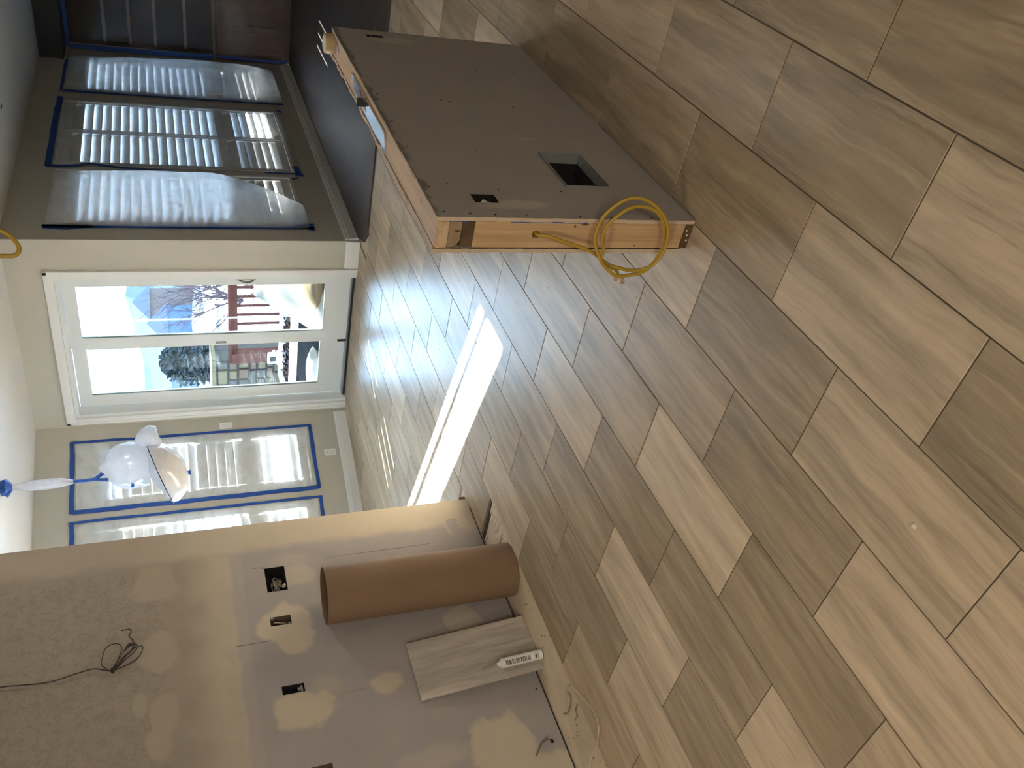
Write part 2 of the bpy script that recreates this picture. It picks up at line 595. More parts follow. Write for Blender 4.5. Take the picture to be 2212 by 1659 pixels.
M_SOFFIT = plain('soffit_paint', (0.60, 0.64, 0.55), 0.8, 0.0, 0.0, var=0.02)
M_INK = plain('ink_black', (0.015, 0.015, 0.015), 0.6)
M_REDINK = plain('ink_red', (0.55, 0.06, 0.03), 0.6)
M_WHITEP = plain('white_plastic', (0.78, 0.78, 0.76), 0.4, var=0.02)
M_GREYP = plain('grey_nozzle', (0.33, 0.31, 0.28), 0.5)
M_TWINE = plain('twine', (0.20, 0.155, 0.10), 0.9)
M_COPPER = plain('wire_tan', (0.32, 0.22, 0.13), 0.6)
M_TUBETAN = plain('tape_core', (0.45, 0.33, 0.19), 0.7)
M_CRUMB = plain('crumb', (0.62, 0.56, 0.44), 0.9)

# ------------------------------------------------------------------ floor and its tiles
CEIL = 2.74
floor = struct('floor')
MB().box(-3, 6.56, -3, 6.9, -0.16, -0.012).build('slab', M_SLAB, floor)
TW, TL = 0.308, 0.6108
# angled bay wall: A + s * (-0.942, 0.335); the room lies on the n < 0 side
BA = (6.38, 5.478)
BD = (-0.9422, 0.3351)
BN = (0.3351, 0.9422)


def bay(s, n, z):
    return (BA[0] + BD[0] * s + BN[0] * n, BA[1] + BD[1] * s + BN[1] * n, z)


TONES = [(1.265, 0.91, 0.74), (0.66, 0.91, 0.22), (1.87, 0.91, 0.36), (2.48, 0.91, 0.48), (3.1, 0.91, 0.44), (3.7, 0.91, 0.40),
         (1.57, 1.21, 0.26), (0.95, 1.21, 0.64), (0.35, 1.21, 0.60),
         (1.86, 1.52, 0.45), (1.25, 1.52, 0.24), (0.64, 1.52, 0.68),
         (2.17, 1.83, 0.50), (1.56, 1.83, 0.90), (0.95, 1.83, 0.24), (0.34, 1.83, 0.5), (2.77, 1.83, 0.62),
         (2.47, 2.14, 0.74), (1.86, 2.14, 0.26), (1.24, 2.14, 0.34), (0.63, 2.14, 0.86), (3.07, 2.14, 0.5),
         (2.16, 2.45, 0.34), (1.55, 2.45, 0.92), (0.93, 2.45, 0.30), (2.77, 2.45, 0.48), (3.38, 2.45, 0.62),
         (2.45, 2.76, 0.27), (1.84, 2.76, 0.22), (1.23, 2.76, 0.80), (3.06, 2.76, 0.42),
         (2.77, 3.06, 0.62), (2.15, 3.06, 0.20), (1.54, 3.06, 0.62), (0.93, 3.06, 0.5), (3.37, 3.06, 0.5),
         (2.18, 0.6, 0.40), (1.57, 0.6, 0.30), (0.96, 0.6, 0.64), (0.35, 0.6, 0.5),
         (1.88, 0.29, 0.27), (1.27, 0.29, 0.22), (0.66, 0.29, 0.6)]
full_tile = None
tile_n = 0
grout_polys = []
for k in range(-4, 18):
    y1 = 1.061 + TW * k
    y0 = y1 - TW
    r = -k
    xb = (0.347 if r % 2 == 0 else 0.046) + 0.0055 * r
    for i in range(-4, 12):
        x0 = xb + TL * i
        x1 = x0 + TL
        g = 0.0020
        rect = [(x0 + g, y0 + g), (x1 - g, y0 + g), (x1 - g, y1 - g), (x0 + g, y1 - g)]
        # only what the photograph (or a step beside it) can show
        c = ((x0 + x1) / 2, (y0 + y1) / 2)
        if c[1] < 0.2735 * (c[0] - 1.28) + 0.179 - 1.0 and c[0] > 1.1:
            continue
        if c[1] < -1.384 * c[0] + 1.95 - 1.3:
            continue
        if c[1] > 1.86 * (c[0] - 0.378) + 1.427 + 1.7 and c[0] < 2.0:
            continue
        poly = rect
        poly = clip(poly, -1, 0, 6.09 if c[1] < 3.57 else 6.45)                  # dark floor / door sill
        if c[1] > 3.40:                                                          # behind the wall end: the breakfast nook
            poly = clip(poly, 1, 0, -3.30) if c[1] > 3.57 else poly
            poly = clip(poly, -BN[0], -BN[1], BN[0] * BA[0] + BN[1] * BA[1] - 0.03) if len(poly) > 2 else poly
            if c[0] > 6.09 and len(poly) > 2:
                poly = clip(poly, 0, 1, -3.60)
        if 3.217 < c[1] < 3.57 and len(poly) > 2:
            poly = clip(poly, 1, 0, -2.907)
            if c[0] < 3.3 and len(poly) > 2:
                poly = clip(poly, 0, -1, 3.521)
        if len(poly) < 3:
            continue
        area2 = abs(sum(poly[j][0] * poly[(j + 1) % len(poly)][1] - poly[(j + 1) % len(poly)][0] * poly[j][1] for j in range(len(poly))))
        if area2 < 0.004:
            continue
        dz = random.uniform(-0.0006, 0.0006)
        if poly == rect:
            if full_tile is None:
                hx, hy = TL / 2 - g, TW / 2 - g
                t = MB().prism([(-hx, -hy), (hx, -hy), (hx, hy), (-hx, hy)], -0.010, 0.0, chamf=0.0012).build('tile', M_TILE)
                full_tile = t
            else:
                t = full_tile.copy()
                COL.objects.link(t)
        else:
            t = MB().prism([(p[0] - c[0], p[1] - c[1]) for p in poly], -0.010, 0.0, chamf=0.0012).build('tile', M_TILE)
        t.location = (c[0], c[1], dz)
        t.parent = floor
        tone = None
        for tx, ty, tv in TONES:
            if abs(tx - c[0]) < 0.2 and abs(ty - c[1]) < 0.13:
                tone = tv
        if tone is None:
            tone = random.choice((0.3, 0.42, 0.55, 0.66, 0.8))
        t['tone'] = float(tone)
        t['seed'] = random.uniform(0, 90)
        tile_n += 1
print('tiles', tile_n)
# grout bed: where there are tiles, 4 mm under their faces
gb = MB()
gb.box(-3, 6.09, -3, 3.215, -0.011, -0.0032)
gb.box(2.91, 6.09, 3.2155, 3.52, -0.011, -0.0032)
gb.add([(3.3, 3.52, -0.0032), (6.09, 3.52, -0.0032), (6.09, 3.60, -0.0032), (6.45, 3.60, -0.0032), (6.45, 5.40, -0.0032), (6.36, 5.455, -0.0032), (3.3, 6.545, -0.0032)],
       [(0, 1, 2, 3, 4, 5, 6)])
gb.build('grout', M_GROUT, floor)

# dark hardwood of the next room and its border board
hw = struct('floor_2')
MB().prism([(6.30, -3), (11.0, -3), (11.0, 3.56), (6.42, 3.56), (6.32, 3.50), (6.30, 3.30)], -0.010, 0.010).build('hardwood_sheet', M_HARD, hw)
MB().prism([(6.095, -3), (6.295, -3), (6.295, 3.30), (6.315, 3.505), (6.24, 3.50), (6.095, 3.335)], -0.010, 0.018, chamf=0.004).build('nosing', M_NOSE, hw)
box('trim_strip', M_STEEL, 6.085, 6.094, -3, 3.33, -0.010, 0.004, hw)

# ------------------------------------------------------------------ shell
ceil = box('ceiling', M_CEIL, -3, 11.2, -3, 6.9, CEIL, CEIL + 0.12)
tag(ceil, kind='structure')


def wall_with_holes(name, mat, xf, s0, s1, n0, n1, z0, z1, holes):
    """slab in (s, n, z) with rectangular openings [(sa, sb, za, zb)], built of butted blocks"""
    mb = MB(xf)
    cuts = sorted(holes)
    s = s0
    for sa, sb, za, zb in cuts:
        if sa > s:
            mb.box(s, sa, n0, n1, z0, z1)
        if za > z0:
            mb.box(sa, sb, n0, n1, z0, za)
        if zb < z1:
            mb.box(sa, sb, n0, n1, zb, z1)
        s = sb
    if s < s1:
        mb.box(s, s1, n0, n1, z0, z1)
    o = mb.build(name, mat)
    tag(o, kind='structure')
    return o


def kit(s, n, z):
    return (s, 3.57 + n, z)


def doorw(s, n, z):
    return (6.38 + n, s, z)


KW = [(6.62, 7.62, 0.42, 2.42), (7.72, 9.24, 0.36, 2.44), (9.52, 10.50, 0.36, 2.44)]
wk = wall_with_holes('wall_right', M_WALL, kit, 6.38, 11.2, 0.0, 0.14, 0, CEIL, KW)
wd = wall_with_holes('wall_front', M_WALL, doorw, 3.7102, 5.60, 0.0, 0.12, 0, CEIL, [(3.915, 5.375, 0.0, 2.41)])
BW = [(0.187, 0.825, 0.395, 2.415), (0.957, 1.585, 0.395, 2.415), (1.915, 2.311, 0.40, 2.43)]
wb = wall_with_holes('wall_bay', M_WALL, bay, -0.15, 3.30, 0.0, 0.14, 0, CEIL, BW)
tag(box('wall_nook', M_WALL, 3.20, 3.30, 3.66, 6.55, 0, CEIL), kind='structure')
tag(box('wall_far', M_WALL, 10.86, 11.0, -3, 3.57, 0, CEIL), kind='structure')
tag(box('wall_back', M_WALL, -3.1, -3.0, -3, 6.9, -0.01, CEIL), kind='structure')
tag(box('wall_rear', M_WALL, -3, 4.0, -3.1, -3.0, -0.01, CEIL), kind='structure')
tag(box('wall_side', M_CAB, 4.0, 11.2, -3.1, -3.0, -0.01, CEIL), kind='structure')  # unseen wall, its dark wood colour added to cut bounced light


def base_profile(mb, s0, s1, h=0.118):
    """moulded baseboard in (s, n, z): n < 0 is the room"""
    prof = [(0, 0), (-0.016, 0), (-0.016, h * 0.66), (-0.012, h * 0.72), (-0.012, h * 0.86), (-0.006, h), (0, h)]
    v = [(s, n, z) for s in (s0, s1) for n, z in prof]
    k = len(prof)
    f = [(i, (i + 1) % k, k + (i + 1) % k, k + i) for i in range(k)] + [tuple(range(k)), tuple(range(k, 2 * k))]
    return mb.add(v, f)


def zoff(xf, dz):
    return lambda s, n, z: xf(s, n, z + dz)


tag(base_profile(MB(zoff(kit, 0.010)), 6.40, 10.80).build('baseboard_right', M_TRIM), kind='structure')
tag(base_profile(MB(zoff(doorw, 0.001)), 3.572, 3.842).build('baseboard_front', M_TRIM), kind='structure')
tag(base_profile(MB(zoff(bay, 0.001)), 0.035, 3.2).build('baseboard_bay', M_TRIM), kind='structure')


# ------------------------------------------------------------------ drywall boards with patches
def rough_noise(x, z, s, seed):
    return noise.fractal(Vector((x * s + seed, z * s - seed, seed * 0.37)), 1.0, 2.0, 4)


def board(name, parent, y, x0, x1, z0, z1, step, holes, paint, facing=-1):
    """gridded board face at Y=y with openings left out; paint(x, z) -> (mud, skim, speck, stain)"""
    def axis(a, b, extra):
        n = max(1, int(round((b - a) / step)))
        vals = [a + (b - a) * i / n for i in range(n + 1)]
        for e in extra:
            j = min(range(len(vals)), key=lambda q: abs(vals[q] - e))
            if 0 < j < len(vals) - 1:
                vals[j] = e
        return vals
    xs = axis(x0, x1, [h[0] for h in holes] + [h[1] for h in holes])
    zs = axis(z0, z1, [h[2] for h in holes] + [h[3] for h in holes])
    nx, nz = len(xs), len(zs)
    verts = [(x, y, z) for z in zs for x in xs]
    faces = []
    for j in range(nz - 1):
        for i in range(nx - 1):
            cxx, czz = (xs[i] + xs[i + 1]) / 2, (zs[j] + zs[j + 1]) / 2
            if any(h[0] < cxx < h[1] and h[2] < czz < h[3] for h in holes):
                continue
            a = j * nx + i
            faces.append((a, a + 1, a + nx + 1, a + nx))
    org = ORG[parent.name]
    me = bpy.data.meshes.new(name)
    me.from_pydata([tuple(Vector(v) - org) for v in verts], [], faces)
    me.materials.append(M_BOARD)
    vals = [paint(v[0], v[2]) for v in verts]
    for ci, an in enumerate(('mud', 'skim', 'speck', 'stain_dark')):
        at = me.attributes.new(an, 'FLOAT', 'POINT')
        at.data.foreach_set('value', [min(1.0, max(0.0, p[ci])) for p in vals])
    o = bpy.data.objects.new(name, me)
    COL.objects.link(o)
    o.parent = parent
    ORG[o.name] = org
    return o


# (x, z, half height, half width, strength, edge softness)
MUD = [(2.508, 1.130, 0.135, 0.135, 1.0, 0.10), (2.060, 1.120, 0.140, 0.100, 1.0, 0.10), (2.099, 0.72, 0.072, 0.055, 0.9, 0.15),
       (2.157, 1.000, 0.075, 0.060, 0.35, 0.3), (2.821, 1.045, 0.096, 0.080, 0.55, 0.2), (1.66, 0.26, 0.170, 0.155, 1.0, 0.10),
       (1.50, 0.20, 0.26, 0.13, 1.0, 0.1), (2.40, 0.264, 0.090, 0.089, 0.75, 0.06), (2.916, 1.055, 0.092, 0.046, 0.3, 0.3),
       (1.70, 0.62, 0.17, 0.06, 0.40, 0.35), (1.46, 0.70, 0.25, 0.06, 0.3, 0.35), (2.22, 0.40, 0.22, 0.04, 0.25, 0.4), (2.75, 0.50, 0.25, 0.10, 0.3, 0.5)]
SMOOTH = [(2.875, 1.728, 0.114, 0.126), (2.482, 1.706, 0.097, 0.11), (2.173, 1.695, 0.06, 0.10), (2.236, 1.79, 0.03, 0.07), (2.03, 1.72, 0.05, 0.08)]


def sstep(a, b, x):
    t = min(1.0, max(0.0, (x - a) / (b - a)))
    return t * t * (3 - 2 * t)


def paint_left(x, z):
    n = rough_noise(x, z, 7.0, 3.1)
    n2 = rough_noise(x, z, 22.0, 8.7)
    mud = 0.0
    for bx, bz, hz, hx, st, soft in MUD:
        d = math.sqrt(((x - bx) / hx) ** 2 + ((z - bz) / hz) ** 2) + n * 0.34 + n2 * 0.10
        mud = max(mud, st * (1 - sstep(1 - soft, 1 + soft, d)))
    # corner bead along the free end, and the long joint at z = 1.45
    bead = sstep(2.985 + 0.03 * n, 3.05 + 0.03 * n, x) * (1 - sstep(1.3, 1.9, z) * 0.65)
    if z < 0.18:
        bead = max(bead, 0.8 * sstep(2.93, 3.0, x + 0.02 * n))
    if x > 2.955 and 0.10 < z + 0.03 * n2 < 0.16 and x < 3.06:
        bead *= 0.15
    joint = sstep(1.345, 1.375, z + 0.012 * n) * (1 - sstep(1.42, 1.62, z + 0.05 * n)) * (0.66 + 0.2 * n)
    seam = 0.22 * (1 - sstep(0.02, 0.035, abs(z - 1.335)))
    mud = max(mud, bead * 0.9, joint, seam)
    skim = sstep(1.36, 1.40, z + 0.012 * n)
    speck = sstep(1.60, 1.74, z + 0.06 * n) * (1 - sstep(2.93, 3.02, x + 0.03 * n))
    for bx, bz, hz, hx in SMOOTH:
        d = math.sqrt(((x - bx) / hx) ** 2 + ((z - bz) / hz) ** 2) + n * 0.4
        k = 1 - sstep(0.8, 1.15, d)
        speck *= 1 - k
        mud = max(mud, 0.22 * k)
    stain_dark = 0.0
    if z < 0.45 and 2.20 < x < 2.75:
        stain_dark = 0.10 * (1 - sstep(0.15, 0.45, z)) * max(0.0, 0.5 + n)  # darker towards the floor around the tube
    return mud, skim, speck, stain_dark


LBOX = [(2.730, 2.885, 1.10, 1.20), (2.524, 2.576, 1.108, 1.207), (2.146, 2.190, 1.100, 1.200), (1.715, 1.783, 1.040, 1.130)]
wl = struct('wall_left')
board('drywall_panel', wl, 3.53, 1.0, 3.20, -0.001, CEIL, 0.011, LBOX, paint_left)
MB().box(1.0, 3.20, 3.60, 3.66, 0.016, CEIL).box(1.0, 3.20, 3.5305, 3.60, 2.70, CEIL).box(3.19, 3.2005, 3.5305, 3.66, 0.016, CEIL).build('drywall_back', M_BOARD, wl)
MB().box(-3.0, 1.0, 3.53, 3.66, -0.012, CEIL).build('drywall_end', M_BOARD, wl)
MB().box(1.0, 3.15, 3.545, 3.60, -0.012, 0.016).build('bottom_plate', M_DARKGAP, wl)
MB().box(3.19, 3.225, 3.535, 3.655, -0.001, 0.030).build('plate_end', wood('plate_end_wood', (0.13, 0.07, 0.045), (0.2, 0.11, 0.07), knots=False), wl)

for xa_, za_, xb_, zb_, wd_ in ((2.445, 1.375, 2.4435, 1.215, 0.0010), (2.098, 0.815, 2.098, 0.92, 0.0010), (2.098, 0.64, 2.098, 0.585, 0.0010), (1.76, 0.46, 1.76, 0.41, 0.0010), (2.90, 0.90, 2.90, 0.30, 0.0010), (2.895, 1.26, 2.894, 1.21, 0.0010)):
    MB().box(min(xa_, xb_), max(xa_, xb_) + wd_, 3.5292, 3.5299, min(za_, zb_), max(za_, zb_)).build('board_joint', M_JOINT, wl)

# ------------------------------------------------------------------ half wall
PY0, PY1, PX0, PX1, PZ = 1.045, 1.160, 2.012, 3.715, 0.862
wp = struct('wall_half')
PBOX = [(2.103, 2.156, 0.644, 0.720), (3.622, 3.652, 0.655, 0.728), (2.222, 2.480, 0.214, 0.374)]


def paint_pony(x, z):
    n = rough_noise(x, z, 8.0, 5.3)
    n2 = rough_noise(x, z, 30.0, 1.7)
    mud = 0.0
    for bx, bz, hz, hx, st in ((2.098, 0.575, 0.085, 0.030, 0.75), (2.085, 0.62, 0.10, 0.018, 0.6), (3.60, 0.62, 0.10, 0.05, 0.45), (2.60, 0.36, 0.05, 0.006, 0.5)):
        d = math.sqrt(((x - bx) / hx) ** 2 + ((z - bz) / hz) ** 2) + n * 0.22
        mud = max(mud, st * (1 - sstep(0.7, 1.15, d)))
    edge = (PZ - z) / 0.022 - 0.2 + 1.3 * rough_noise(x, 0.0, 6.0, 2.2) + 0.5 * n2
    stain_dark = 0.62 * (1 - sstep(0.25, 0.65, edge))
    side = (PX1 - x) / 0.012 + 1.0 * rough_noise(0.0, z, 14.0, 4.4)
    stain_dark = max(stain_dark, 0.4 * (1 - sstep(0.2, 0.6, side)))
    return mud * 0.8, 0.72 + 0.1 * n, 0.0, stain_dark


board('drywall_panel', wp, PY0, PX0, PX1, 0.004, PZ, 0.010, PBOX, paint_pony)
# board thickness seen at the end and along the top, a little ragged
fe = MB()
for i in range(24):
    za, zb = 0.004 + (PZ - 0.004) * i / 24, 0.004 + (PZ - 0.004) * (i + 1) / 24
    fe.box(PX0 - random.uniform(0, 0.004), PX0 + 0.02, PY0 + 0.0004, PY0 + 0.0127, za, zb)
for i in range(40):
    xa, xb = PX0 + (PX1 - PX0) * i / 40, PX0 + (PX1 - PX0) * (i + 1) / 40
    fe.box(xa, xb, PY0 + 0.0004, PY0 + 0.0120, PZ - 0.012, PZ + random.uniform(-0.003, 0.004))
fe.build('board_edge', M_GYPS, wp)
be = MB()
be.box(PX0, PX1, PY1 - 0.0125, PY1, 0.03, PZ - 0.006)
for i in range(30):
    za, zb = 0.02 + (PZ - 0.02) * i / 30, 0.02 + (PZ - 0.02) * (i + 1) / 30
    be.box(PX0 - random.uniform(0.0, 0.005), PX0 + 0.004, PY1 - 0.0125, PY1 + random.uniform(-0.001, 0.001), za, zb)
for i in range(40):
    xa, xb = PX0 + (PX1 - PX0) * i / 40, PX0 + (PX1 - PX0) * (i + 1) / 40
    be.box(xa, xb, PY1 - 0.0125, PY1 + random.uniform(-0.0015, 0.0015), PZ - 0.02, PZ - 0.002 + random.uniform(-0.004, 0.003))
be.build('back_board', M_GYPS, wp)
MB().box(PX0 - 0.004, PX1, PY0 + 0.0135, PY1 - 0.015, PZ - 0.040, PZ - 0.004).build('top_plate', M_PINEX, wp, bevel=0.0025)
MB().prism([(PY0 + 0.0145, PZ - 0.042), (PY1 - 0.030, PZ - 0.042), (PY1 - 0.018, PZ - 0.030), (PY1 - 0.017, PZ - 0.0405), (PY0 + 0.0145, PZ - 0.0405)], 0, 0.01)
sp = MB()
sp.add([(x, y, z) for x in (PX0 - 0.001, PX0 + 0.30) for y, z in ((PY0 + 0.0145, 0.784), (PY1 - 0.040, 0.784), (PY1 - 0.026, 0.792), (PY1 - 0.018, 0.808), (PY1 - 0.0175, 0.8205), (PY0 + 0.0145, 0.8205))],
       [(0, 1, 2, 3, 4, 5), (6, 7, 8, 9, 10, 11)] + [(i, (i + 1) % 6, 6 + (i + 1) % 6, 6 + i) for i in range(6)])
sp.build('second_plate', M_PINEND, wp)
MB().box(PX0 + 0.001, PX0 + 0.30, PY0 + 0.0145, PY1 - 0.0175, 0.745, 0.782).build('header_block', M_PINEDARK, wp, bevel=0.002)
# the end stud with the hole the yellow cable comes out of: four blocks round an opening
HY, HZ, HR = 1.100, 0.548, 0.011
MB().box(PX0, PX0 + 0.038, PY0 + 0.0145, HY - HR, 0.034, 0.7435).box(PX0, PX0 + 0.038, HY + HR, PY1 - 0.0165, 0.034, 0.7435) \
    .box(PX0, PX0 + 0.038, HY - HR, HY + HR, 0.034, HZ - HR).box(PX0, PX0 + 0.038, HY - HR, HY + HR, HZ + HR, 0.7435).build('end_stud', M_PINE, wp)
MB().box(PX0 + 0.0385, PX0 + 0.06, PY0 + 0.02, PY1 - 0.02, 0.5, 0.6).build('stud_void', M_VOID, wp)
MB().box(PX0 + 0.004, PX1, PY0 + 0.014, PY1 - 0.014, 0.0005, 0.033).build('bottom_plate', M_PINEDARK, wp)
for q, (yy, zz) in enumerate(((1.083, 0.020), (1.100, 0.014), (1.118, 0.010))):
    MB().lathe([(0.0, 0.002), (0.003, 0.0015), (0.0035, 0)], (PX0 + 0.0038, yy, zz), 8, (-1, 0, 0)).build('paint_drop', M_WHITEP, wp)
bt = MB()
bt.box(PX0 - 0.0005, PX0 + 0.004, PY0 + 0.0131, PY0 + 0.0144, 0.825, 0.855)
bt.box(PX0 - 0.0012, PX0 + 0.0, PY0 + 0.0125, PY0 + 0.0160, 0.385, 0.635)
bt.box(PX0 - 0.0012, PX0 + 0.0, PY0 + 0.0125, PY0 + 0.0160, 0.765, 0.822)
bt.build('tape_residue', M_TAPE, wp)
kn = MB()
for yy, zz, ry, rz in ((1.071, 0.425, 0.004, 0.004), (1.064, 0.392, 0.0035, 0.014), (1.135, 0.20, 0.003, 0.003), (1.09, 0.795, 0.004, 0.010)):
    x_k = PX0 - 0.0012 if zz < 0.76 else PX0 - 0.0022
    kn.add([(x_k, yy + ry * math.cos(a), zz + rz * math.sin(a)) for a in [q * math.pi / 4 for q in range(8)]], [tuple(range(8))])
kn.build('knot', M_PINEDARK, wp)
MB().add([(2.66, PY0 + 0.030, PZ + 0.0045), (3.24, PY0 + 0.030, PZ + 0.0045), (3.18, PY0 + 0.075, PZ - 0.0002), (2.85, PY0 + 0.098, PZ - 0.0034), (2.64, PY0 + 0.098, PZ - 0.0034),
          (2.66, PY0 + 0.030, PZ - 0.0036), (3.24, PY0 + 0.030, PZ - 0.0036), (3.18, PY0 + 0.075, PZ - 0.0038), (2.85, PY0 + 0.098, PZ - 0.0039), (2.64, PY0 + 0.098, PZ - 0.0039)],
         [(0, 1, 2, 3, 4), (9, 8, 7, 6, 5), (0, 5, 6, 1), (1, 6, 7, 2), (2, 7, 8, 3), (3, 8, 9, 4), (4, 9, 5, 0)]).build('glare_strip', plain('glare_mirror', (0.88, 0.87, 0.85), 0.16, 1.0), wp)  # added tilted mirror strip, standing in for a bright patch of sunlight
# screw dimples of the board: too small to pick apart
SC = [(2.032, 0.758), (2.026, 0.683), (2.024, 0.585), (2.024, 0.409), (2.022, 0.303), (2.024, 0.159), (2.191, 0.405), (2.193, 0.616), (2.22, 0.772),
      (2.040, 0.835), (2.194, 0.836), (2.484, 0.597), (2.486, 0.832), (2.698, 0.833), (2.941, 0.832), (3.429, 0.169), (3.304, 0.335), (3.304, 0.168),
      (3.12, 0.832), (2.928, 0.593), (2.915, 0.564), (2.904, 0.313), (2.68, 0.064), (3.45, 0.70)]
sc = MB()
for x, z in SC:
    sc.add([(x + 0.0042 * math.cos(a), PY0 - 0.0006, z + 0.0042 * math.sin(a)) for a in [q * math.pi / 4 for q in range(8)]], [tuple(range(8))])
tag(sc.build('screw_holes', M_VOID, wp), kind='stuff')
sw = MB()
for x, z in ((2.890, 1.207), (2.349, 0.029), (1.917, 0.030)):
    sw.add([(x + 0.0045 * math.cos(a), 3.5294, z + 0.0045 * math.sin(a)) for a in [q * math.pi / 4 for q in range(8)]], [tuple(range(8))])
tag(sw.build('screw_holes', M_VOID, wl), kind='stuff')


# ------------------------------------------------------------------ boxes in the walls
def wall_box(name, label, y, x0, x1, z0, z1, mat, depth=0.055, group=None):
    """open-fronted box sunk in the wall behind an opening"""
    t = thing(name, label, 'electrical box', ((x0 + x1) / 2, y + depth, z0), group)
    mb = MB()
    e = 0.002
    mb.box(x0 - e, x1 + e, y + depth - 0.002, y + depth, z0 - e, z1 + e)
    mb.box(x0 - e, x0, y + 0.001, y + depth - 0.002, z0 - e, z1 + e)
    mb.box(x1, x1 + e, y + 0.001, y + depth - 0.002, z0 - e, z1 + e)
    mb.box(x0, x1, y + 0.001, y + depth - 0.002, z0 - e, z0)
    mb.box(x0, x1, y + 0.001, y + depth - 0.002, z1, z1 + e)
    mb.build('box_shell', mat, t)
    return t


M_BOXBR = plain('box_brown', (0.14, 0.105, 0.08), 0.7)
M_BOXBL = plain('box_navy', (0.022, 0.026, 0.034), 0.5)
t = wall_box('electrical_box', 'large black square opening with tangled wires above the cardboard tube', 3.53, *LBOX[0], M_VOID, 0.068)
for q in range(5):
    pts = [(2.79 + random.uniform(-0.045, 0.05), 3.53 + random.uniform(0.02, 0.055), 1.13 + random.uniform(-0.02, 0.04)) for _ in range(5)]
    MB().tube(spline(pts, 5), 0.0022, 6).build('wire', M_COPPER if q % 2 else M_GREYP, t, smooth=True)
MB().lathe([(0.0, 0), (0.007, 0.002), (0.009, 0.014), (0.004, 0.022), (0, 0.023)], (2.765, 3.552, 1.118), 8, (0.3, -0.6, -0.3)).build('wire_nut', M_CRUMB, t, smooth=True)
t = wall_box('electrical_box', 'small upright brown box in a ring of cream plaster left of the tube top', 3.53, *LBOX[1], M_BOXBR, 0.05)
MB().box(2.527, 2.534, 3.5305, 3.545, 1.110, 1.125).build('screw_tab', M_STEEL, t)
MB().box(2.566, 2.573, 3.5305, 3.545, 1.190, 1.204).build('screw_tab', M_STEEL, t)
for q in range(3):
    MB().tube(spline([(2.535 + 0.01 * q, 3.575, 1.115), (2.545 + 0.006 * q, 3.55, 1.15 + 0.01 * q), (2.56, 3.556, 1.19)], 5), 0.003, 6).build('wire', M_CRUMB if q else M_COPPER, t, smooth=True)
t = wall_box('electrical_box', 'small dark blue box with a metal tab above the leaning plank', 3.53, *LBOX[2], M_BOXBL, 0.05)
MB().box(2.152, 2.184, 3.538, 3.546, 1.108, 1.118).build('screw_tab', M_STEEL, t)
MB().box(2.160, 2.176, 3.5375, 3.5455, 1.122, 1.130).build('screw_tab', M_STEEL, t)
t = wall_box('electrical_box', 'ragged dark box cut off at the very left end of the wall', 3.53, *LBOX[3], M_BOXBR, 0.05)
MB().tube(spline([(1.73, 3.57, 1.05), (1.75, 3.545, 1.09), (1.77, 3.56, 1.12)], 5), 0.004, 6).build('wire', M_CRUMB, t, smooth=True)
t = wall_box('electrical_box', 'dark slot with white wires near the post end of the half wall', PY0, *PBOX[0], M_VOID, 0.05)
for q in range(3):
    MB().tube(spline([(2.112 + 0.003 * q, 1.075, 0.712 - 0.012 * q), (2.125 + 0.008 * q, 1.055, 0.690 - 0.004 * q), (2.150, 1.07, 0.652 + 0.006 * q)], 5), 0.0025, 6).build('wire', (M_WHITEP, M_CRUMB, M_COPPER)[q], t, smooth=True)
t = wall_box('electrical_box', 'dark slot with one loose wire near the far end of the half wall', PY0, *PBOX[1], M_VOID, 0.05)
MB().tube(spline([(3.635, 1.07, 0.70), (3.64, 1.043, 0.705), (3.662, 1.030, 0.690), (3.69, 1.02, 0.686)], 5), 0.0018, 6).build('wire', M_COPPER, t, smooth=True)

# metal duct boot in the half wall
du = thing('duct_boot', 'rectangular galvanised duct opening low in the half wall', 'air vent', (2.351, 1.06, 0.214))
x0, x1, z0, z1 = PBOX[2]
m = MB()
m.box(x0 + 0.001, x0 + 0.004, PY0 - 0.007, PY1 - 0.02, z0 + 0.001, z1 - 0.001)
m.box(x1 - 0.004, x1 - 0.001, PY0 - 0.007, PY1 - 0.02, z0 + 0.001, z1 - 0.001)
m.box(x0 + 0.004, x1 - 0.004, PY0 - 0.009, PY1 - 0.02, z0 + 0.001, z0 + 0.004)
m.box(x0 + 0.004, x1 - 0.004, PY0 - 0.007, PY1 - 0.02, z1 - 0.004, z1 - 0.001)
for q_, v_ in enumerate(m.v):
    if v_.y > PY0 + 0.05:
        v_.y = PY0 + 0.030
m.build('duct_sleeve', M_STEEL, du)
m = MB()
m.box(x0 + 0.001, x0 + 0.004, PY0 + 0.0305, PY1 - 0.02, z0 + 0.001, z1 - 0.001).box(x1 - 0.004, x1 - 0.001, PY0 + 0.0305, PY1 - 0.02, z0 + 0.001, z1 - 0.001)
m.box(x0 + 0.004, x1 - 0.004, PY0 + 0.0305, PY1 - 0.02, z0 + 0.001, z0 + 0.004).box(x0 + 0.004, x1 - 0.004, PY0 + 0.0305, PY1 - 0.02, z1 - 0.004, z1 - 0.001)
m.build('duct_shade', M_VOID, du)  # deeper part of the sleeve, coloured black for the shade inside the duct
MB().box(x0 + 0.004, x1 - 0.004, PY1 - 0.024, PY1 - 0.02, z0 + 0.004, z1 - 0.004).build('duct_dark', M_VOID, du)
MB().box(x1 - 0.03, x1 - 0.012, PY0 + 0.01, PY0 + 0.022, z0 + 0.0042, z0 + 0.007).build('clip', M_STEEL, du)

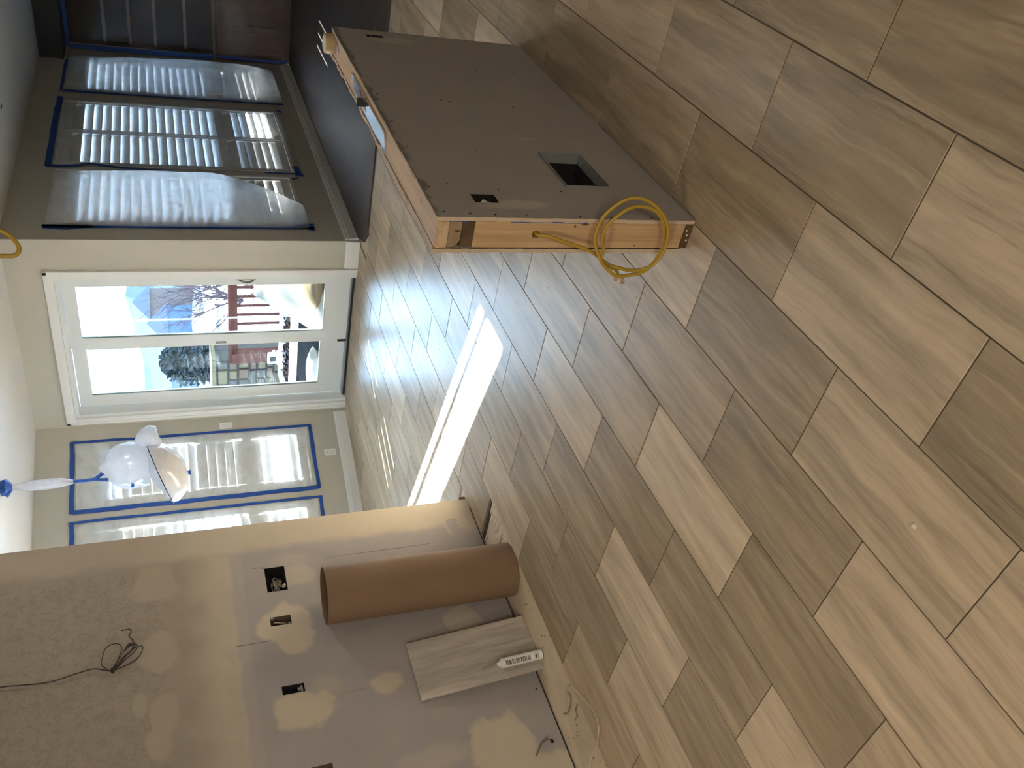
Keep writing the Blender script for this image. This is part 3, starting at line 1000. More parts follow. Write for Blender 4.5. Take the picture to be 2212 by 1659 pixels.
# ------------------------------------------------------------------ things on the half wall
tr = thing('tape_roll', 'roll of masking tape lying on the far end of the half wall', 'tape', (3.655, 1.095, PZ - 0.004))
MB().lathe([(0.030, 0), (0.040, 0), (0.040, 0.040), (0.030, 0.040), (0.030, 0)], (3.655, 1.098, PZ - 0.0035), 24).build('tape', M_TUBETAN, tr, smooth=False)
MB().lathe([(0.0265, 0.001), (0.0295, 0.001), (0.0295, 0.044), (0.0265, 0.044), (0.0265, 0.001)], (3.655, 1.098, PZ - 0.0035), 24).build('core', M_WHITEP, tr)
tag(MB().add([(3.60, 1.062, PZ - 0.0028), (3.585, 1.075, PZ - 0.0028), (3.54, 1.098, PZ - 0.0028), (3.525, 1.094, PZ - 0.0028), (3.57, 1.068, PZ - 0.0028)], [(0, 1, 2, 3, 4)]).build('tape_scrap', M_TAPE),
    'scrap of blue tape stuck on top of the half wall', 'tape')
nb = thing('metal_bracket', 'small bent dark bracket standing on top of the half wall', 'bracket', (2.99, 1.095, PZ))
MB().box(2.960, 3.005, 1.078, 1.120, PZ - 0.0035, PZ + 0.001).build('foot', M_BRONZE, nb)
MB().box(2.985, 2.989, 1.080, 1.112, PZ + 0.001, PZ + 0.030).build('upright', M_BLACK, nb)
MB().tube([(2.972, 1.090, PZ), (2.966, 1.062, PZ + 0.022), (2.962, 1.042, PZ + 0.028)], 0.003, 6).build('nail', M_CARDIN, nb)

# yellow cable coil hanging from the end stud (Y, Z path on the face of the stud)
LOOP = [(1.100, 0.548), (1.094, 0.517), (1.11, 0.46), (1.13, 0.388), (1.149, 0.348), (1.176, 0.305), (1.186, 0.272), (1.195, 0.211), (1.178, 0.157), (1.133, 0.13),
        (1.076, 0.128), (1.028, 0.145), (0.989, 0.18), (0.964, 0.221), (0.955, 0.264), (0.963, 0.3), (0.985, 0.333), (1.016, 0.362), (1.054, 0.375), (1.093, 0.375),
        (1.138, 0.351), (1.171, 0.326), (1.201, 0.284), (1.206, 0.241), (1.197, 0.177), (1.163, 0.142), (1.1, 0.124), (1.044, 0.140), (1.0, 0.180), (0.979, 0.223),
        (0.973, 0.266), (0.98, 0.303), (1.002, 0.335), (1.031, 0.360), (1.07, 0.364), (1.109, 0.346), (1.141, 0.340), (1.161, 0.330), (1.181, 0.303), (1.196, 0.270), (1.209, 0.258)]
pts = []
for i, (y, z) in enumerate(LOOP):
    if i == 0:
        x = 2.035
    elif i < 4:
        x = 1.998 - 0.006 * i
    else:
        x = 1.965 + 0.013 * math.sin(i * 0.52) - (0.010 if i > 21 else 0)
    pts.append((x, y, z))
pts.insert(1, (2.006, 1.098, 0.543))
yc = thing('yellow_cable', 'yellow cable coiled in a loop hanging from the half wall post', 'cable', (2.035, 1.1, 0.548))
MB().tube(spline(pts, 5), 0.0058, 8).build('cable', M_YELLOW, yc, smooth=True)
for a, b in (((1.955, 1.207, 0.262), (1.957, 1.228, 0.268)), ((1.957, 1.210, 0.252), (1.960, 1.240, 0.234))):
    MB().tube([a, tuple((p + q) / 2 for p, q in zip(a, b)), b], [0.004, 0.0075, 0.007], 8).build('wire_nut', M_TUBETAN, yc, smooth=True)

# yellow cable loop hanging from the ceiling above the half wall
hl = thing('hanging_cable', 'yellow cable loop hanging from the ceiling at the top edge', 'cable', (2.0, 1.13, CEIL))
cp = [(2.02, 1.120, CEIL), (2.01, 1.06, 2.5), (2.0, 1.03, 2.25), (2.0, 1.055, 2.02), (2.0, 1.096, 1.925), (2.0, 1.128, 1.897), (2.0, 1.150, 1.894), (2.0, 1.164, 1.908),
      (2.0, 1.166, 1.945), (2.0, 1.19, 2.05), (2.0, 1.20, 2.25), (2.01, 1.17, 2.5), (2.02, 1.135, CEIL)]
MB().tube(spline(cp, 6), 0.0055, 8).build('cable', M_YELLOW, hl, smooth=True)

# low-voltage wire on the left wall
lv = thing('speaker_wire', 'thin brown wire hanging down the upper wall, bundled in a knot', 'wire', (2.435, 3.50, CEIL))
wp_ = [(2.44, 3.524, CEIL), (2.437, 3.520, 2.5), (2.435, 3.520, 2.335), (2.418, 3.520, 2.16), (2.436, 3.518, 2.05), (2.446, 3.517, 1.985), (2.438, 3.516, 1.955), (2.419, 3.515, 1.912)]
MB().tube(spline(wp_, 6), 0.0026, 6).build('wire', M_BROWNW, lv, smooth=True)
lp = [(2.419, 3.515, 1.912), (2.455, 3.512, 1.945), (2.50, 3.510, 1.941), (2.541, 3.510, 1.927), (2.556, 3.510, 1.889), (2.535, 3.511, 1.866), (2.505, 3.511, 1.868), (2.455, 3.512, 1.885), (2.412, 3.513, 1.901),
      (2.45, 3.510, 1.86), (2.49, 3.508, 1.815), (2.518, 3.508, 1.792), (2.512, 3.509, 1.776), (2.47, 3.510, 1.79), (2.44, 3.511, 1.825), (2.415, 3.513, 1.90)]
MB().tube(spline(lp, 5), 0.0022, 6).build('coil', M_BROWNW, lv, smooth=True)
for q in range(5):
    e = 0.006 * q
    MB().tube(spline([(2.412, 3.508 - 0.001 * q, 1.90), (2.452 + e, 3.503, 1.862 - 0.3 * e), (2.508 + 0.5 * e, 3.503, 1.822 - e), (2.530 + 0.4 * e, 3.505, 1.822 + e * 0.5), (2.49, 3.501, 1.860), (2.415, 3.506, 1.905)], 5),
              0.0019, 6).build('coil', M_BROWNW, lv, smooth=True)
MB().tube(spline([(2.525, 3.505, 1.825), (2.548, 3.506, 1.815), (2.584, 3.507, 1.834), (2.600, 3.507, 1.826), (2.620, 3.507, 1.830), (2.621, 3.508, 1.866)], 5), 0.0028, 6).build('wire_end', M_BROWNW, lv, smooth=True)
MB().tube([(2.404, 3.506, 1.897), (2.412, 3.507, 1.903), (2.424, 3.507, 1.900)], 0.0075, 8).build('tie', M_BLACK, lv, smooth=True)

# wire stub at the foot of the wall
ws = thing('wire_stub', 'short grey wire poking out of the wall near the floor', 'wire', (1.65, 3.53, 0.055))
MB().tube(spline([(1.648, 3.534, 0.054), (1.655, 3.515, 0.072), (1.645, 3.508, 0.100), (1.625, 3.512, 0.128), (1.597, 3.522, 0.152)], 6), 0.0034, 6).build('wire', M_TWINE, ws, smooth=True)
MB().add([(1.649 + 0.011 * math.cos(a), 3.5293, 0.053 + 0.009 * math.sin(a)) for a in [q * math.pi / 5 for q in range(10)]], [tuple(range(10))]).build('hole', M_VOID, ws)

# ------------------------------------------------------------------ cardboard tube, leaning plank, caulk tube
ct = thing('cardboard_tube', 'thick brown cardboard roll standing upright against the patched wall', 'cardboard roll', (2.525, 3.372, -0.012))
ax = Vector((0.022, 0.012, 0.968)).normalized()
MB().lathe([(0.1395, 0), (0.1400, 0.004), (0.1400, 0.966), (0.1390, 0.968), (0.1345, 0.968)], (2.525, 3.370, -0.0115), 56, ax).build('outer_wrap', M_CARD, ct, smooth=True)
MB().lathe([(0.1345, 0.968), (0.1335, 0.966), (0.1325, 0.50), (0.1320, 0.002), (0.1395, 0.0)], (2.525, 3.370, -0.0115), 56, ax).build('inner_wall', M_CARDIN, ct, smooth=True)
MB().lathe([(0.1225, 0.955), (0.1265, 0.955), (0.1265, 0.70), (0.1225, 0.70), (0.1225, 0.955)], (2.525, 3.372, -0.0115), 56, ax).build('inner_ply', M_CARDIN, ct, smooth=True)

lt_b, lt_t = Vector((0, 3.456, -0.0115)), Vector((0, 3.5195, 0.594))
d = (lt_t - lt_b).normalized()
nn = Vector((0, -d.z, d.y))
m = MB()
P = []
for th in (0, 0.0105):
    for (x, l) in ((1.971, 0), (2.281, 0.004), (2.283, 0.610), (1.972, 0.606)):
        q = lt_b + d * l + nn * th
        P.append((x, q.y, q.z))
m.add(P, [(0, 1, 2, 3), (4, 7, 6, 5), (0, 4, 5, 1), (1, 5, 6, 2), (2, 6, 7, 3), (3, 7, 4, 0)])
# the plank's streaks run up its length, so its mesh lies along local X and the object is turned
lean = bpy.data.objects.new('spare_tile', bpy.data.meshes.new('spare_tile'))
COL.objects.link(lean)
bm = bmesh.new()
hx, hy, hh = 0.305, 0.1555, 0.0105
vv = [bm.verts.new(p) for p in ((-hx, -hy, 0), (hx, -hy, 0), (hx, hy, 0), (-hx, hy, 0), (-hx, -hy, hh - 0.001), (hx, -hy, hh - 0.001), (hx, hy, hh - 0.001), (-hx, hy, hh - 0.001),
                                  (-hx + 0.001, -hy + 0.001, hh), (hx - 0.001, -hy + 0.001, hh), (hx - 0.001, hy - 0.001, hh), (-hx + 0.001, hy - 0.001, hh))]
for f in ((0, 3, 2, 1), (8, 9, 10, 11), (0, 1, 5, 4), (1, 2, 6, 5), (2, 3, 7, 6), (3, 0, 4, 7), (4, 5, 9, 8), (5, 6, 10, 9), (6, 7, 11, 10), (7, 4, 8, 11)):
    bm.faces.new([vv[i] for i in f])
bm.to_mesh(lean.data)
bm.free()
lean.data.materials.append(M_SPARE)
mid = lt_b + d * 0.305
xa, ya = d, Vector((-1, 0, 0))
za = xa.cross(ya)
lean.matrix_world = Matrix(((xa.x, ya.x, za.x, 2.127), (xa.y, ya.y, za.y, mid.y), (xa.z, ya.z, za.z, mid.z), (0, 0, 0, 1)))
lean['tone'] = 0.6
lean['seed'] = 41.3
tag(lean, 'spare grey floor tile leaning on the wall behind the caulk tube', 'tile')

cb, ctp = Vector((2.020, 3.402, -0.0110)), Vector((2.032, 3.437, 0.208))
ca = (ctp - cb).normalized()
ck = thing('caulk_tube', 'white caulk cartridge with barcode leaning on the spare tile', 'caulk tube', tuple(cb))
MB().lathe([(0.0, 0.002), (0.022, 0.002), (0.0245, 0.0), (0.0245, 0.004), (0.0238, 0.006), (0.0238, 0.196), (0.0245, 0.200), (0.0235, 0.205), (0.0215, 0.206)], tuple(cb), 28, ca).build('cartridge', M_WHITEP, ck, smooth=True)
MB().lathe([(0.0215, 0.206), (0.016, 0.212), (0.009, 0.218), (0.008, 0.226), (0.0066, 0.228)], tuple(cb), 20, ca).build('shoulder', M_WHITEP, ck, smooth=True)
na = (ca + Vector((-0.16, 0.02, 0.0))).normalized()
nb0 = cb + ca * 0.227
MB().lathe([(0.0064, 0), (0.0055, 0.025), (0.0035, 0.072), (0.0022, 0.078), (0, 0.079)], tuple(nb0), 14, na).build('nozzle', M_GREYP, ck, smooth=True)
# printing on the label: bars and small marks bent round the cartridge
u0 = Vector((0, -1, 0)) - ca * Vector((0, -1, 0)).dot(ca)
u0.normalize()
w0 = ca.cross(u0)


def label_patch(mb, a0, a1, h0, h1, r=0.02425):
    seg = 4
    vs_ = []
    for i in range(seg + 1):
        a = a0 + (a1 - a0) * i / seg
        dd = u0 * math.cos(a) + w0 * math.sin(a)
        vs_ += [tuple(cb + ca * h0 + dd * r), tuple(cb + ca * h1 + dd * r)]
    mb.add(vs_, [(2 * i, 2 * i + 2, 2 * i + 3, 2 * i + 1) for i in range(seg)])


bars = MB()
h = 0.022
rb = random.Random(4)
while h < 0.185:
    wdt = rb.choice((0.0012, 0.002, 0.003, 0.0045))
    if not 0.040 < h < 0.062:
        label_patch(bars, -1.15, -0.15, h, min(h + wdt, 0.19))
    h += wdt + rb.choice((0.0015, 0.0022, 0.004))
tag(bars.build('barcode', M_INK, ck), kind='stuff')
pm = MB()
label_patch(pm, 0.75, 1.25, 0.018, 0.034)
label_patch(pm, 0.80, 1.20, 0.183, 0.190)
label_patch(pm, 0.85, 1.2, 0.160, 0.168)
tag(pm.build('print_mark', M_INK, ck), kind='stuff')
pr = MB()
label_patch(pr, 0.62, 0.95, 0.108, 0.120)
pr.build('red_mark', M_REDINK, ck)

# clear plastic scrap lying half on the tiles, half on the bare slab, and bits of twine
ARC = [(1.744, 3.222), (1.709, 3.175), (1.63, 3.138), (1.539, 3.098), (1.46, 3.086), (1.438, 3.143), (1.43, 3.21), (1.414, 3.30), (1.36, 3.42)]
fs = thing('plastic_scrap', 'curled clear plastic scrap lying on the bare slab edge', 'plastic sheet', (1.56, 3.25, 0.0))
arc = spline([(x, y, 0.010 + 0.012 * math.sin(i * 1.1) ** 2) for i, (x, y) in enumerate(ARC)], 5)
m = MB()
inner = [(1.70, 3.34), (1.60, 3.40), (1.45, 3.44)]
n_a = len(arc)
cen = spline([(1.735, 3.26, 0.006)] + [(x, y, 0.004) for x, y in inner] + [(1.37, 3.45, 0.006)], 10)
cen = [cen[int(round(i * (len(cen) - 1) / (n_a - 1)))] for i in range(n_a)]
rows = []
for k in range(5):
    f = k / 4
    rows.append([(a[0] * (1 - f) + b[0] * f, a[1] * (1 - f) + b[1] * f, (a[2] * (1 - f) + b[2] * f) + 0.012 * math.sin(math.pi * f)) for a, b in zip(arc, cen)])
m.add([p for r_ in rows for p in r_], [(k * n_a + i, k * n_a + i + 1, (k + 1) * n_a + i + 1, (k + 1) * n_a + i) for k in range(4) for i in range(n_a - 1)])
m.build('film', M_FILMX, fs, smooth=True)
MB().tube([(p[0], p[1], p[2] + 0.002) for p in arc], 0.0022, 6).build('rolled_edge', M_CRUMB, fs, smooth=True)
for q, (pl, lab) in enumerate((([(1.745, 3.300), (1.722, 3.285), (1.700, 3.310), (1.690, 3.362), (1.700, 3.41), (1.715, 3.428)], 'longer piece of brown twine on the slab beside the plastic scrap'),
                               ([(1.655, 3.255), (1.650, 3.29), (1.625, 3.305), (1.632, 3.330)], 'shorter piece of brown twine under the plastic scrap'))):
    tag(MB().tube(spline([(x, y, -0.0095 + 0.002 * (i % 2)) for i, (x, y) in enumerate(pl)], 5), 0.0024, 6).build('twine', M_TWINE, smooth=True), lab, 'twine')
# mortar crumbs and specks: nobody could count them
cr = MB()
rc = random.Random(11)
for _ in range(90):
    x, y = rc.uniform(1.3, 2.85), rc.uniform(3.23, 3.51)
    s = rc.uniform(0.002, 0.006)
    if 1.94 < x < 2.70 and (y > 3.37 or x > 2.36):
        continue
    cr.box(x, x + s, y, y + s * 0.8, -0.012, -0.012 + s * 0.5)
for _ in range(26):
    x, y = rc.uniform(0.9, 4.6), rc.uniform(1.3, 3.1)
    s = rc.uniform(0.002, 0.004)
    cr.box(x, x + s, y, y + s, 0.0, s * 0.4)
tag(cr.build('mortar_crumbs', M_CARDIN), 'scattered dark crumbs on slab and tiles', 'debris', kind='stuff')
tag(MB().lathe([(0.0, 0.006), (0.006, 0.004), (0.008, 0)], (0.86, 1.22, 0.0), 7).build('plaster_crumb', M_CRUMB), 'pale plaster crumb on the dark tile at the right edge', 'debris')
# broken mortar bed where a tile is missing by the wall end
mo = MB()
for i in range(14):
    x = 2.62 + 0.018 * i
    mo.prism([(x, 3.222), (x + 0.02, 3.222), (x + 0.019, 3.222 + 0.10 + 0.05 * math.sin(i * 1.7)), (x + 0.002, 3.222 + 0.09 + 0.05 * math.sin(i * 1.7 + 1))], -0.0125, -0.006 + 0.002 * math.sin(i * 2.1))
mo.build('mortar_bed', M_SLAB, floor)
MB().box(2.868, 2.902, 3.219, 3.528, -0.0125, -0.0112).build('cut_edge_gap', M_DARKGAP, floor)

# ------------------------------------------------------------------ windows with shutters
louver_cache = {}


def louver_mesh(length, width, thick):
    key = (round(length, 3), round(width, 3))
    if key not in louver_cache:
        prof = [(-0.5, 0), (-0.38, 0.36), (0, 0.5), (0.38, 0.36), (0.5, 0), (0.38, -0.36), (0, -0.5), (-0.38, -0.36)]
        vs_ = [(x, py * width, pz * thick) for x in (-length / 2, length / 2) for py, pz in prof]
        fs_ = [(i, (i + 1) % 8, 8 + (i + 1) % 8, 8 + i) for i in range(8)] + [tuple(range(8)), tuple(range(8, 16))]
        me = bpy.data.meshes.new('louver')
        me.from_pydata(vs_, [], fs_)
        me.materials.append(M_SHUT)
        bm = bmesh.new()
        bm.from_mesh(me)
        bmesh.ops.recalc_face_normals(bm, faces=bm.faces)
        bm.to_mesh(me)
        bm.free()
        louver_cache[key] = me
    return louver_cache[key]


def ring(mb, s0, s1, z0, z1, w, n0, n1):
    mb.box(s0, s0 + w, n0, n1, z0, z1).box(s1 - w, s1, n0, n1, z0, z1).box(s0 + w, s1 - w, n0, n1, z0, z0 + w).box(s0 + w, s1 - w, n0, n1, z1 - w, z1)


def window(name, xf, angle, op, panels, mid, tilts, pitch=0.081, width=0.089):
    s0, s1, z0, z1 = op
    root = struct(name, xf((s0 + s1) / 2, 0.07, z0))
    f = MB(xf)
    ring(f, s0 + 0.0005, s1 - 0.0005, z0 + 0.0005, z1 - 0.0005, 0.030, -0.004, 0.055)
    f.build('shutter_frame', M_SHUT, root)
    g = MB(xf)
    ring(g, s0 + 0.0005, s1 - 0.0005, z0 + 0.0005, z1 - 0.0005, 0.045, 0.095, 0.135)
    g.build('sash', M_VINYL, root)
    MB(xf).box(s0 + 0.045, s1 - 0.045, 0.112, 0.118, z0 + 0.045, z1 - 0.045).build('pane', M_GLASS, root)
    for pi, (a, b) in enumerate(panels):
        pm_ = MB(xf)
        st, rail = 0.045, 0.080
        pz0, pz1 = z0 + 0.033, z1 - 0.033
        pm_.box(a, a + st, 0.004, 0.036, pz0, pz1).box(b - st, b, 0.004, 0.036, pz0, pz1)
        pm_.box(a + st, b - st, 0.004, 0.036, pz0, pz0 + rail).box(a + st, b - st, 0.004, 0.036, pz1 - rail, pz1)
        secs = [(pz0 + rail, pz1 - rail)]
        if mid:
            pm_.box(a + st, b - st, 0.004, 0.036, mid - 0.04, mid + 0.04)
            secs = [(pz0 + rail, mid - 0.04), (mid + 0.04, pz1 - rail)]
        pn = pm_.build('shutter_panel', M_SHUT, root)
        for za_, zb_ in secs:
            n = max(1, int(round((zb_ - za_) / pitch)))
            for i in range(n):
                z = za_ + (zb_ - za_) * (i + 0.5) / n
                lo = bpy.data.objects.new('louver', louver_mesh(b - a - 2 * st - 0.004, width, 0.011))
                COL.objects.link(lo)
                lo.parent = pn
                lo.location = Vector(xf((a + b) / 2, 0.020, z)) - ORG[pn.name]
                lo.rotation_euler = (math.radians(tilts(pi, z, i, n)), 0, angle)
    return root


rl = random.Random(5)
window('window_1', kit, 0.0, KW[0], [(6.655, 7.585)], 0.98, lambda p, z, i, n: (61 if z > 0.9 else 77) + rl.uniform(-2, 2), 0.081, 0.100)
window('window_2', kit, 0.0, KW[1], [(7.755, 8.478), (8.482, 9.205)], 0.98, lambda p, z, i, n: (69 if z > 0.9 else (71 if p == 1 else 78)) + rl.uniform(-1.5, 1.5), 0.081, 0.100)
window('window_3', kit, 0.0, KW[2], [(9.555, 10.465)], 0.98, lambda p, z, i, n: (72 if z > 0.9 else 79) + rl.uniform(-2, 2), 0.081, 0.100)
ANG = math.atan2(-BD[1], -BD[0])


def open1(p, z, i, n):
    for zz in (2.12, 2.04, 1.45, 0.66, 0.58):
        if abs(z - zz) < 0.041:
            return -58
    return 84


def open2(p, z, i, n):
    if 1.02 < z < 1.44 or abs(z - 0.55) < 0.05:
        return -58
    if 1.44 < z < 1.75:
        return -76
    return 84


window('window_4', bay, ANG, BW[0], [(0.22, 0.79)], 0.98, open1)
window('window_5', bay, ANG, BW[1], [(0.992, 1.55)], 0.98, open2)
w6 = struct('window_6', bay(2.113, 0.07, 0.40))
f = MB(bay)
f.box(1.9155, 1.923, 0.02, 0.11, 0.4005, 2.4295).box(2.303, 2.3105, 0.02, 0.11, 0.4005, 2.4295).box(1.923, 2.303, 0.02, 0.11, 0.4005, 0.41).box(1.923, 2.303, 0.02, 0.11, 2.42, 2.4295)
f.box(1.990, 2.048, 0.04, 0.09, 0.41, 2.42)
f.build('sash', M_VINYL, w6)
MB(bay).box(1.923, 1.990, 0.062, 0.067, 0.41, 2.42).build('pane', M_GLASS, w6)
MB(bay).box(2.048, 2.303, 0.062, 0.067, 0.41, 2.42).build('pane', M_GLASS, w6)


# ------------------------------------------------------------------ plastic sheets taped over the windows
def sheet(name, label, xf, s0, s1, z0, z1, mat, bulge, tapes, wr=0.006, cut=None, group=None, ns=26, nz=44, n_base=-0.009):
    """taped plastic film: a billowing grid and its strips of blue tape [(pts, width)]"""
    root = thing(name, label, 'plastic sheet', xf((s0 + s1) / 2, n_base, z0), group)
    mb = MB(xf)
    vs_ = []
    sd = (s0 * 3.7 + z1) % 10
    for j in range(nz + 1):
        for i in range(ns + 1):
            u, v = i / ns, j / nz
            s, z = s0 + (s1 - s0) * u, z0 + (z1 - z0) * v
            if cut:
                s, z = cut(u, v, s, z)
            e = min(1.0, 4 * u, 4 * (1 - u)) * min(1.0, 6 * v, 6 * (1 - v))
            nn_ = bulge(u, v) * (math.sin(math.pi * u) ** 0.7) * (math.sin(math.pi * v) ** 0.5)
            w_ = wr * e * (noise.noise(Vector((s * 7 + sd, z * 3.0, sd))) + 0.6 * noise.noise(Vector((s * 19 + z * 9, z * 6, sd + 3))))
            vs_.append((s, n_base - max(0.0, nn_ + w_), z))
    mb.add(vs_, [(j * (ns + 1) + i, j * (ns + 1) + i + 1, (j + 1) * (ns + 1) + i + 1, (j + 1) * (ns + 1) + i) for j in range(nz) for i in range(ns)])
    mb.build('film', mat, root, smooth=True)
    for pts_, wd_ in tapes:
        tm = MB(xf)
        pts_ = [Vector(p) for p in pts_]
        vv_ = []
        for i, p in enumerate(pts_):
            t_ = (pts_[min(i + 1, len(pts_) - 1)] - pts_[max(i - 1, 0)]).normalized()
            q = Vector((-t_.y, t_.x))
            w2 = (wd_[i] if isinstance(wd_, (list, tuple)) else wd_) / 2
            jit = 0.0016 * (i % 3 - 1)
            for sg in (-1, 1):
                c_ = p + q * (w2 + jit) * sg
                vv_ += [(c_.x, n_base - 0.0035, c_.y), (c_.x, n_base - 0.0022, c_.y)]
        fs_ = []
        for i in range(len(pts_) - 1):
            a = 4 * i
            fs_ += [(a, a + 2, a + 6, a + 4), (a + 1, a + 5, a + 7, a + 3), (a, a + 4, a + 5, a + 1), (a + 2, a + 3, a + 7, a + 6)]
        tm.add(vv_, fs_)
        tm.build('tape_strip', M_TAPE, root)
    return root


def seg(a, b, n=8, jit=0.004):
    r_ = random.Random(int(a[0] * 100 + a[1] * 10 + b[1]))
    return [(a[0] + (b[0] - a[0]) * i / n + (r_.uniform(-jit, jit) if abs(a[0] - b[0]) < abs(a[1] - b[1]) else 0),
             a[1] + (b[1] - a[1]) * i / n + (r_.uniform(-jit, jit) if abs(a[0] - b[0]) >= abs(a[1] - b[1]) else 0)) for i in range(n + 1)]


# nearest kitchen window: white billowing sheet, tape down its left side, loose lower right corner
def cut3(u, v, s, z):
    lim = 1.0 if v > 0.36 else 1.0 - 0.55 * ((0.36 - v) / 0.36) ** 1.3
    return 6.575 + (7.58 - 6.575) * u * lim, z


sheet('plastic_sheet', 'milky white plastic billowing over the shutter nearest the glass door', kit, 6.575, 7.58, 0.385, 2.44, M_FILMW, lambda u, v: 0.16 * (0.5 + 0.6 * u), [
    (seg((6.575, 2.46), (6.585, 0.36), 12), 0.052), (seg((6.56, 2.455), (6.575, 2.10), 4), [0.05, 0.075, 0.09, 0.075, 0.05]),
    (seg((6.60, 0.36), (6.62, 0.56), 4), [0.14, 0.11, 0.07, 0.045, 0.012]), (seg((7.55, 0.42), (7.58, 0.36), 3), 0.03)], wr=0.012, cut=cut3)
# two-panel shutter: clear sheet taped along its top and upper side
sheet('plastic_sheet', 'clear plastic over the two-panel shutter, tape across its top', kit, 7.675, 9.27, 0.30, 2.46, M_FILMC, lambda u, v: 0.03, [
    (seg((7.655, 2.485), (9.29, 2.475), 10), 0.055), ([(7.66, 2.50), (7.66, 2.40), (7.675, 2.28), (7.73, 2.16), (7.70, 2.02), (7.665, 1.90), (7.655, 1.70), (7.66, 1.45)], [0.055, 0.055, 0.05, 0.045, 0.04, 0.035, 0.022, 0.012]),
    (seg((7.675, 0.66), (7.665, 0.33), 5), 0.030), ([(7.615, 0.335), (7.72, 0.345), (7.84, 0.35)], [0.09, 0.055, 0.04]), ([(9.22, 0.30), (9.29, 0.36)], 0.03)], wr=0.008)
# far kitchen window
sheet('plastic_sheet', 'bulging frosted plastic over the shutter beside the dark bookcase', kit, 9.46, 10.60, 0.25, 2.47, M_FILMM, lambda u, v: 0.20 * (1.25 - v), [
    (seg((9.455, 2.46), (9.475, 0.26), 10), 0.07), (seg((9.45, 2.475), (10.40, 2.470), 6), 0.030)], wr=0.014)
# bay windows: taped all round
for lab, a, b in (('white plastic taped all round with blue tape behind the hanging lamp', 0.170, 0.845),
                  ('white plastic in blue tape half hidden by the patched wall end', 0.940, 1.610)):
    sheet('plastic_sheet', lab, bay, a, b, 0.375, 2.437, M_FILMB, lambda u, v: 0.012, [
        (seg((a - 0.010, 2.449), (b + 0.010, 2.449), 5), 0.036), (seg((a - 0.010, 0.368), (b + 0.010, 0.368), 5), 0.034),
        (seg((a, 2.44), (a, 0.363), 12), 0.026), (seg((b, 2.44), (b, 0.363), 12), 0.042)], wr=0.006)

# ------------------------------------------------------------------ sliding glass door and casing
tcas = struct('trim_1', (6.36, 4.63, 0))


def casing(mb, y0, y1, z0, z1, horiz):
    mb.box(6.358, 6.380, y0, y1, z0, z1)
    if horiz:
        mb.box(6.352, 6.358, y0 + 0.004, y1 - 0.004, z1 - 0.028, z1 - 0.002)
    return mb


casing(MB(), 5.372, 5.440, 0.001, 2.410, False).box(6.352, 6.358, 5.414, 5.438, 0.001, 2.480).build('casing_side', M_TRIM, tcas)
casing(MB(), 3.846, 3.918, 0.001, 2.410, False).box(6.352, 6.358, 3.848, 3.872, 0.001, 2.480).build('casing_side', M_TRIM, tcas)
casing(MB(), 3.846, 5.440, 2.4105, 2.482, True).build('casing_head', M_TRIM, tcas)
dr = struct('door_1', (6.46, 4.645, 0))
MB().box(6.381, 6.519, 3.916, 3.945, 0.0, 2.409).box(6.381, 6.519, 5.345, 5.374, 0.0, 2.409).box(6.381, 6.519, 3.945, 5.345, 2.375, 2.409).build('jamb', M_VINYL, dr)
MB().box(6.440, 6.560, 3.945, 5.345, -0.011, 0.030).build('sill', M_SILL, dr, bevel=0.003)
MB().box(6.432, 6.4395, 3.93, 5.36, -0.011, 0.020).build('sill_gap', M_BLACK, dr)


def sash(xa_, xb_, y0, y1, z0, z1, g, nm):
    gy0, gy1, gz0, gz1 = g
    mb = MB()
    mb.box(xa_, xb_, y0, gy0, z0, z1).box(xa_, xb_, gy1, y1, z0, z1).box(xa_, xb_, gy0, gy1, z0, gz0).box(xa_, xb_, gy0, gy1, gz1, z1)
    o = mb.build(nm, M_VINYL, dr)
    xm = (xa_ + xb_) / 2
    MB().box(xm - 0.004, xm + 0.004, gy0, gy1, gz0, gz1).build('pane', M_DGLASS, o)
    e = MB()
    e.box(xm - 0.012, xm - 0.0045, gy1 - 0.006, gy1, gz0, gz1).box(xm - 0.012, xm - 0.0045, gy0, gy1 - 0.006, gz0, gz0 + 0.004)
    e.build('seal', M_SEAL, o)
    return o


rs_ = sash(6.452, 6.492, 3.952, 4.668, 0.034, 2.372, (4.046, 4.560, 0.256, 2.275), 'sliding_panel')
ls_ = sash(6.498, 6.536, 4.640, 5.342, 0.034, 2.372, (4.715, 5.222, 0.262, 2.262), 'fixed_panel')
hb = MB().tube(spline([(6.447, 3.978, 1.010), (6.420, 3.985, 0.995), (6.405, 3.992, 0.955), (6.405, 3.992, 0.935), (6.420, 3.985, 0.895), (6.447, 3.978, 0.880)], 6), 0.0085, 8)
hb.box(6.4455, 6.4518, 3.962, 3.994, 0.862, 1.026)
hd = hb.build('pull_handle', M_BRONZE, dr, smooth=False)
MB().box(6.4445, 6.4518, 3.958, 3.984, 1.075, 1.185).box(6.434, 6.4445, 3.962, 3.980, 1.118, 1.150).build('latch', M_BRONZE, dr, bevel=0.002)
MB().box(6.4475, 6.4518, 4.640, 4.662, 1.118, 1.205).build('strike_frame', M_BRONZE, dr, bevel=0.002)
MB().box(6.4460, 6.4474, 4.645, 4.657, 1.130, 1.193).build('strike_plate', M_STEEL, dr)
MB().box(6.446, 6.4975, 4.672, 4.690, 0.030, 0.110).build('foot_bolt', M_BLACK, dr)

